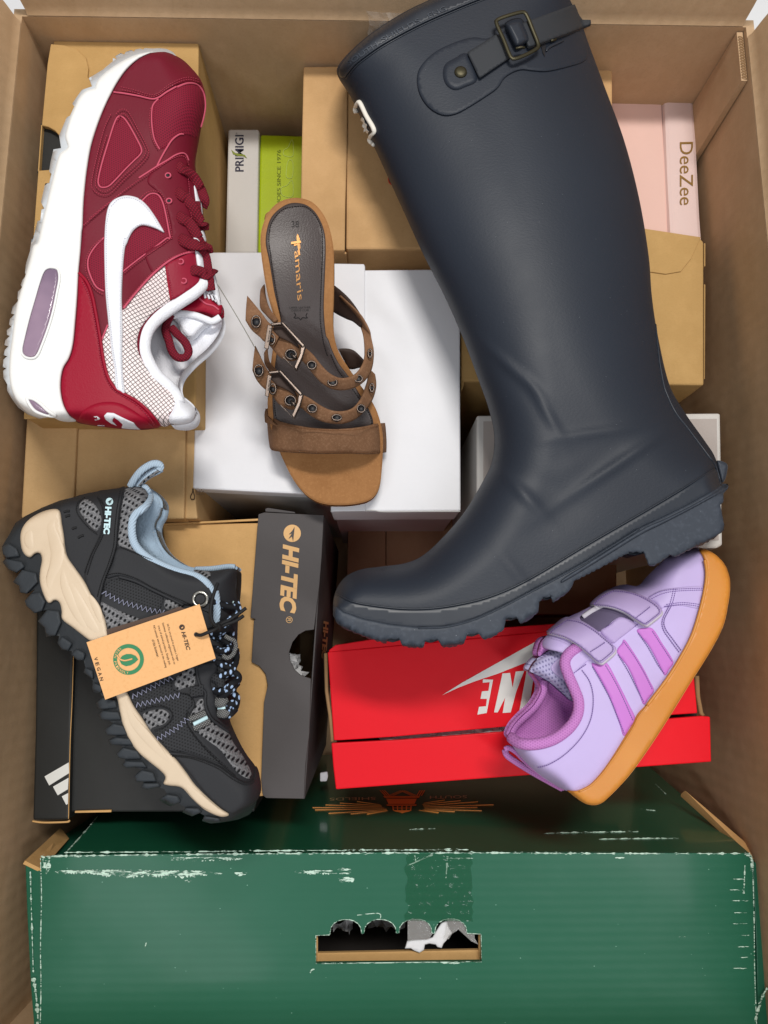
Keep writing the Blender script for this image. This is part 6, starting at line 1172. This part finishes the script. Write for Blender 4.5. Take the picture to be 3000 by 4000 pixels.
il = Mat('dark_brown_leather', rgb(66, 56, 54), 0.42, 0.5); il.mix(il.ramp(il.noise(12, 3), 0.4, 0.7), rgb(52, 43, 42), amt=0.6); il.bump(il.voro(900), 0.0003, 0.3); il.bump(il.noise(25, 3), 0.0008, 0.25); M['insole'] = il.m
M['gold_foil'] = Mat('gold_foil', rgb(196, 142, 84), 0.4, 0.4, 0.5).m; M['gun'] = Mat('polished_nickel', rgb(92, 82, 76), 0.3, 0.5, 1.0).m; M['sthread'] = plain('dark_thread', rgb(30, 24, 24), 0.7); M['bthread'] = plain('light_brown_thread', rgb(120, 78, 44), 0.8); M['inner_strap'] = leather('dark_strap_lining', rgb(58, 44, 38), 0.6)
FT = cr([(700, 0.026), (800, 0.026), (950, 0.025), (1100, 0.019), (1250, 0.009), (1400, -0.005), (1550, -0.020), (1700, -0.033), (1850, -0.041), (2000, -0.041)], False, 10)
def fz(x, y):
    t = np.interp(y, FT[:, 0], FT[:, 1]); c = np.interp(y, [760, 1300, 1900], [1130, 1180, 1270]); w = np.interp(y, [760, 1300, 1900], [140, 130, 210])
    return t+0.0030*np.clip(np.abs(x-c)/w, 0, 1.1)**2
FS = ZField(fz)
scn = P(1200, 1400, -0.02)
SD = thing('sandal', 'brown suede heeled sandal with two buckled straps, standing on the white boxes', 'sandal', (scn[0], scn[1], -0.055))
bed = s1((620, 172), (520, 184), (425, 228), (350, 312), (300, 425), (278, 540), (284, 680), (300, 810), (322, 950), (348, 1080), (388, 1220), (425, 1350))+s2((400, 100), (372, 300), (352, 480), (345, 620), (350, 760), (390, 940), (455, 1100), (505, 1210), (560, 1320), (622, 1412), (700, 1500), (800, 1563), (900, 1590), (1010, 1596), (1150, 1586), (1275, 1555), (1348, 1492), (1385, 1400), (1402, 1260), (1410, 1130), (1412, 960), (1385, 815), (1340, 690), (1280, 590), (1200, 480), (1115, 355), (1045, 250), (992, 150))+s1((962, 1450), (950, 1300), (956, 1100), (960, 850), (955, 650), (930, 500), (888, 375), (820, 270), (735, 200))
patch('footbed', bed, FS, 'suede', SD, t=0.0012, bev=9, step=12, thick=0.007)
ins = s1((625, 212), (530, 222), (435, 280), (365, 362), (328, 480), (320, 600), (348, 740), (372, 880), (398, 1040), (432, 1190), (458, 1320))+s2((430, 120), (405, 300), (388, 480), (382, 620), (390, 760), (420, 900), (700, 960), (1000, 970), (1300, 940), (1330, 830), (1290, 710), (1200, 560), (1100, 400), (1010, 280), (950, 160), (915, 60))+s1((890, 1430), (872, 1200), (882, 900), (890, 620), (870, 460), (805, 320), (720, 240))
patch('insole', ins, FS, 'insole', SD, t=0.0020, bev=10, step=12, profile=lambda u, v: np.where(u < 1, np.sqrt(np.clip(1-(1-u)**2, 0, 1)), 1))
stitches('insole_stitching', [s1((600, 252), (500, 272), (420, 342), (372, 430), (356, 560), (372, 690), (392, 850), (420, 1020), (445, 1150), (468, 1290)), s1((600, 252), (700, 256), (790, 340), (840, 450), (856, 600), (846, 850), (836, 1100), (832, 1300), (860, 1500), (900, 1640)), s2((930, 200), (1000, 350), (1100, 480), (1200, 620), (1290, 760), (1310, 850)), s2((415, 560), (410, 700), (425, 800))], FS, 'sthread', SD, step=9, w=0.0004, lift=0.0024)['kind'] = 'stuff'
q = s1((470, 300), (760, 300), (860, 480), (860, 700), (560, 760), (350, 640), (370, 440))
prism('heel_block', [(1030, 830), (1090, 795), (1170, 795), (1230, 830), (1275, 920), (1270, 1040), (1060, 1040), (1035, 940)], Flat(0.016), 0.072, 'suede', SD, 0.003)
for o_ in []: pass
text('Tamaris', FS, s1((585, 560))[0], s1((622, 1128))[0], 24, 'gold_foil', SD, lift=0.0024, bold=0.0, shear=-0.3, upvec=(1, -0.06), name='foil_lettering')
decal('foil_letter', s1((620, 505), (632, 520), (634, 600), (646, 705), (636, 700), (618, 600), (612, 530)), FS, 'gold_foil', SD, 0.0026); decal('foil_letter', s1((562, 580), (650, 568), (654, 588), (562, 602)), FS, 'gold_foil', SD, 0.0028)
M['emb_dark'] = plain('pressed_leather_mark', rgb(30, 24, 24), 0.6)
text('38', FS, s1((566, 444))[0], s1((634, 444))[0], 25, 'emb_dark', SD, lift=0.0023, name='pressed_mark')
text('UPPER LEATHER', FS, s1((546, 1200))[0], s1((742, 1196))[0], 8, 'emb_dark', SD, lift=0.0023, name='pressed_mark'); text('DESSUS CUIR', FS, s1((566, 1224))[0], s1((728, 1222))[0], 8, 'emb_dark', SD, lift=0.0023, name='pressed_mark')
cord('hide_mark', s1((590, 1235), (605, 1260), (590, 1280), (610, 1285), (630, 1280), (650, 1300), (670, 1280), (710, 1285), (700, 1262), (712, 1238)), FS, 0.0003, 'emb_dark', SD, lift=0.0023, k=4)
# toe strap: a wide arch over the toes
ribbon('toe_strap', [x+(z,) for x, z in zip(s2((345, 700), (420, 800), (520, 838), (650, 865), (800, 885), (950, 892), (1100, 886), (1250, 865), (1345, 842), (1424, 834)), (-0.044, -0.022, -0.012, -0.006, -0.003, -0.003, -0.006, -0.013, -0.022, -0.044))],
       [x+(z,) for x, z in zip(s2((372, 1060), (400, 1090), (500, 1104), (650, 1112), (800, 1120), (950, 1118), (1100, 1116), (1250, 1124), (1370, 1118), (1436, 1106)), (-0.048, -0.030, -0.022, -0.017, -0.014, -0.014, -0.017, -0.022, -0.032, -0.048))], 0.0028, 'brown_suede', SD)
ribbon('toe_strap_side', [x+(z,) for x, z in zip(s2((330, 702), (320, 760), (326, 830)), (-0.03, -0.03, -0.03))], [x+(z,) for x, z in zip(s2((362, 790), (400, 830), (430, 860)), (-0.022, -0.018, -0.014))], 0.002, 'brown_suede', SD)
# buckled straps
U1 = [x+(z,) for x, z in zip(s2((430, -10), (520, 45), (600, 95), (690, 140), (762, 200), (830, 285), (905, 365), (985, 412), (1062, 420), (1140, 395), (1202, 330), (1240, 240), (1242, 130), (1222, 0))+s1((1185, 1335), (1120, 1240), (1040, 1150), (958, 1060)), (0.034, 0.036, 0.037, 0.037, 0.035, 0.032, 0.029, 0.026, 0.023, 0.020, 0.016, 0.012, 0.008, 0.004, -0.004, -0.010, -0.014, -0.016))]
D1 = [x+(z,) for x, z in zip(s2((350, 100), (460, 225), (560, 262), (650, 250), (722, 325), (800, 420), (882, 490), (972, 525), (1080, 525), (1180, 490), (1262, 420), (1310, 320), (1326, 180), (1308, 60))+s1((1290, 1410), (1240, 1310), (1175, 1225), (1020, 1080)), (0.030, 0.032, 0.033, 0.032, 0.029, 0.026, 0.022, 0.018, 0.015, 0.011, 0.008, 0.006, 0.006, 0.008, 0.010, 0.010, 0.008, 0.002))]
ribbon('buckled_strap', U1, D1, 0.0022, 'brown_suede', SD)
ribbon('strap_inside', [x+(z,) for x, z in zip(s1((962, 985), (1030, 1040), (1110, 1120), (1185, 1225), (1240, 1330)), (0.0, 0.002, 0.003, 0.004, 0.006))], [x+(z,) for x, z in zip(s1((950, 1225), (1010, 1260), (1080, 1295), (1140, 1320), (1200, 1370)), (-0.012, -0.012, -0.008, -0.004, 0.002))], 0.002, 'inner_strap', SD)
U2 = [x+(z,) for x, z in zip(s2((400, 420), (500, 470), (600, 540), (672, 575), (742, 610), (822, 665), (922, 715), (1030, 728), (1130, 700), (1202, 620), (1252, 500), (1275, 400), (1262, 330)), (0.014, 0.016, 0.017, 0.016, 0.014, 0.011, 0.008, 0.005, 0.002, -0.002, -0.006, -0.010, -0.016))]
D2 = [x+(z,) for x, z in zip(s2((365, 540), (450, 660), (560, 712), (645, 690), (722, 750), (822, 810), (932, 838), (1042, 838), (1150, 800), (1242, 720), (1312, 620), (1346, 500), (1338, 390)), (0.010, 0.012, 0.013, 0.011, 0.008, 0.005, 0.001, -0.003, -0.006, -0.010, -0.012, -0.013, -0.014))]
ribbon('buckled_strap', U2, D2, 0.0022, 'brown_suede', SD)
ribbon('strap_inside', [x+(z,) for x, z in zip(s2((1000, 150), (1070, 146), (1140, 165), (1210, 230), (1290, 320)), (-0.012, -0.012, -0.012, -0.012, -0.014))], [x+(z,) for x, z in zip(s2((1060, 270), (1095, 330), (1150, 335), (1210, 325), (1270, 400)), (-0.022, -0.022, -0.022, -0.022, -0.022))], 0.002, 'inner_strap', SD)
for nm, a, b in (('strap_tail', s1((158, 1080), (225, 1160), (290, 1240), (350, 1320), (470, 1420)), s1((142, 1310), (200, 1400), (270, 1460), (315, 1505), (400, 1560))), ('strap_tail', s2((232, 122), (265, 190), (300, 265), (350, 350), (440, 420)), s2((206, 350), (240, 430), (285, 490), (330, 530), (400, 590)))):
    z_ = 0.038 if nm and a[0][1] < 1200 else 0.018
    ribbon(nm, [p+(z_,) for p in a], [p+(z_-0.003,) for p in b], 0.0022, 'brown_suede', SD)
ribbon('side_band', [p+(z,) for p, z in zip(s1((318, 980), (325, 1080), (360, 1190), (440, 1300)), (0.0, 0.008, 0.018, 0.028))], [p+(z,) for p, z in zip(s1((278, 1040), (280, 1190), (330, 1260), (400, 1330)), (0.004, 0.012, 0.020, 0.028))], 0.003, 'brown_suede', SD)
ribbon('side_band', [p+(z,) for p, z in zip(s2((345, 150), (360, 260), (400, 320), (450, 370)), (-0.010, -0.004, 0.004, 0.010))], [p+(z,) for p, z in zip(s2((312, 200), (315, 275), (350, 340), (390, 390)), (-0.008, -0.002, 0.004, 0.010))], 0.003, 'brown_suede', SD)
def buckle(z, plate, dx, dy, cf):
    o = lambda *p: cf(*[(x+dx, y+dy) for x, y in p])
    fr = thing_part('buckle_frame')
    prism('buckle_bar', o((456, -98), (490, -108), (694, 112), (672, 142)), Flat(z+0.003), 0.0026, 'gun', fr, 0.0009)
    prism('buckle_bar', o((700, 118), (650, 128), (642, 190), (586, 318), (612, 346), (668, 228)), Flat(z+0.0022), 0.0034, 'gun', fr, 0.0007)
    prism('buckle_bar', o((368, -90), (478, -106), (474, -76), (380, -66)), Flat(z+0.002), 0.0026, 'gun', fr, 0.0007)
    prism('buckle_bar', o((586, 318), (600, 338), (486, 226), (478, 206)), Flat(z-0.004), 0.002, 'gun', fr, 0.0005)
    patch('buckle_gap_shade', o((388, -62), (470, -74), (620, 92), (640, 150), (560, 92), (450, 40), (400, -10)), Flat(z-0.004), 'inner_strap', SD, t=0.0008, bev=3, step=8, smooth_poly=False)  # dark patch filled in as the shade of the gap between the bars
    prism('buckle_plate', plate, Flat(z+0.0026), 0.0012, 'gun', SD, 0.0004)
    m0, m1 = (np.array(plate[1])+np.array(plate[0]))/2, (np.array(plate[2])+np.array(plate[3]))/2
    a = m1+(m0-m1)*0.28; c = m1+(m0-m1)*0.92; text('Tamaris', Flat(z+0.0026), c, a, 8, 'black_ink', SD, lift=0.0003, name='plate_lettering')
def thing_part(name):
    o = bpy.data.objects.new(name, None); COL.objects.link(o); o.parent = SD; o.empty_display_size = 0.01; return o
buckle(0.042, s1((345, 1342), (388, 1360), (352, 1572), (310, 1562)), 0, 0, s2)
buckle(0.022, s2((345, 382), (382, 400), (352, 595), (318, 580)), -22, 447, s2)
def eye(p, z, r=0.0034, ry=None, rot=0, dark=True):
    c = Flat(z+0.0016).at(np.array([p]))[0]; ring('eyelet', c, r*0.86, 0.0007, 'gun', SD, 20, ry=ry, nrm=(0.1, 0, 1)); lathe('eyelet_hole', c-np.array([0, 0, 0.0004]), [(0, 0.0002), (r*0.8, 0.0002), (r*0.8, -0.0004)], 'black_ink', SD, 16)
eye(s1((238, 1318))[0], 0.0400, 0.0036, 0.0044); eye(s2((560, 200))[0], 0.0365, 0.0044, 0.0036); eye(s2((380, 60))[0], 0.036, 0.0028, 0.004); eye(s2((752, 300))[0], 0.0325, 0.0036, 0.0030); eye(s2((945, 458))[0], 0.0235, 0.0038, 0.0026); eye(s2((1185, 425))[0], 0.0155, 0.0034, 0.0026); eye(s2((1292, 190))[0], 0.0105, 0.0016, 0.0034)
eye(s2((262, 350))[0], 0.0200, 0.0036, 0.0044); eye(s2((555, 628))[0], 0.0165, 0.0044, 0.0036); eye(s2((392, 520))[0], 0.016, 0.0026, 0.004); eye(s2((757, 700))[0], 0.0125, 0.0038, 0.0030); eye(s2((985, 785))[0], 0.0045, 0.0040, 0.0022); eye(s2((1210, 702))[0], -0.0025, 0.0034, 0.0030); eye(s2((1310, 508))[0], -0.0065, 0.0018, 0.0034)
for a, b, z in ((s2((560, 195))[0], s2((612, 240))[0], 0.0405), (s2((558, 628))[0], s2((606, 680))[0], 0.0205)): tube('buckle_prong', Flat(z).at(np.array([a, ((a[0]+b[0])/2, (a[1]+b[1])/2), b])), 0.0011, 'gun', SD)
TSF = ZField(lambda x, y: np.interp(x, [1040, 1080, 1180, 1300, 1400, 1470, 1500], [-0.034, -0.014, -0.002, -0.0005, -0.004, -0.02, -0.04]))
TSG = ZField(lambda x, y: np.interp(x, [1060, 1100, 1180, 1300, 1400, 1470, 1500], [-0.034, -0.022, -0.0135, -0.0115, -0.014, -0.026, -0.04]))
stitches('strap_stitching', [s2((480, 845), (650, 882), (850, 902), (1000, 906), (1150, 900), (1300, 874), (1400, 850))], TSF, 'bthread', SD, step=7, w=0.0003, lift=0.001); stitches('strap_stitching', [s2((440, 1085), (600, 1098), (850, 1106), (1100, 1104), (1300, 1110), (1400, 1098))], TSG, 'bthread', SD, step=7, w=0.0003, lift=0.0015)
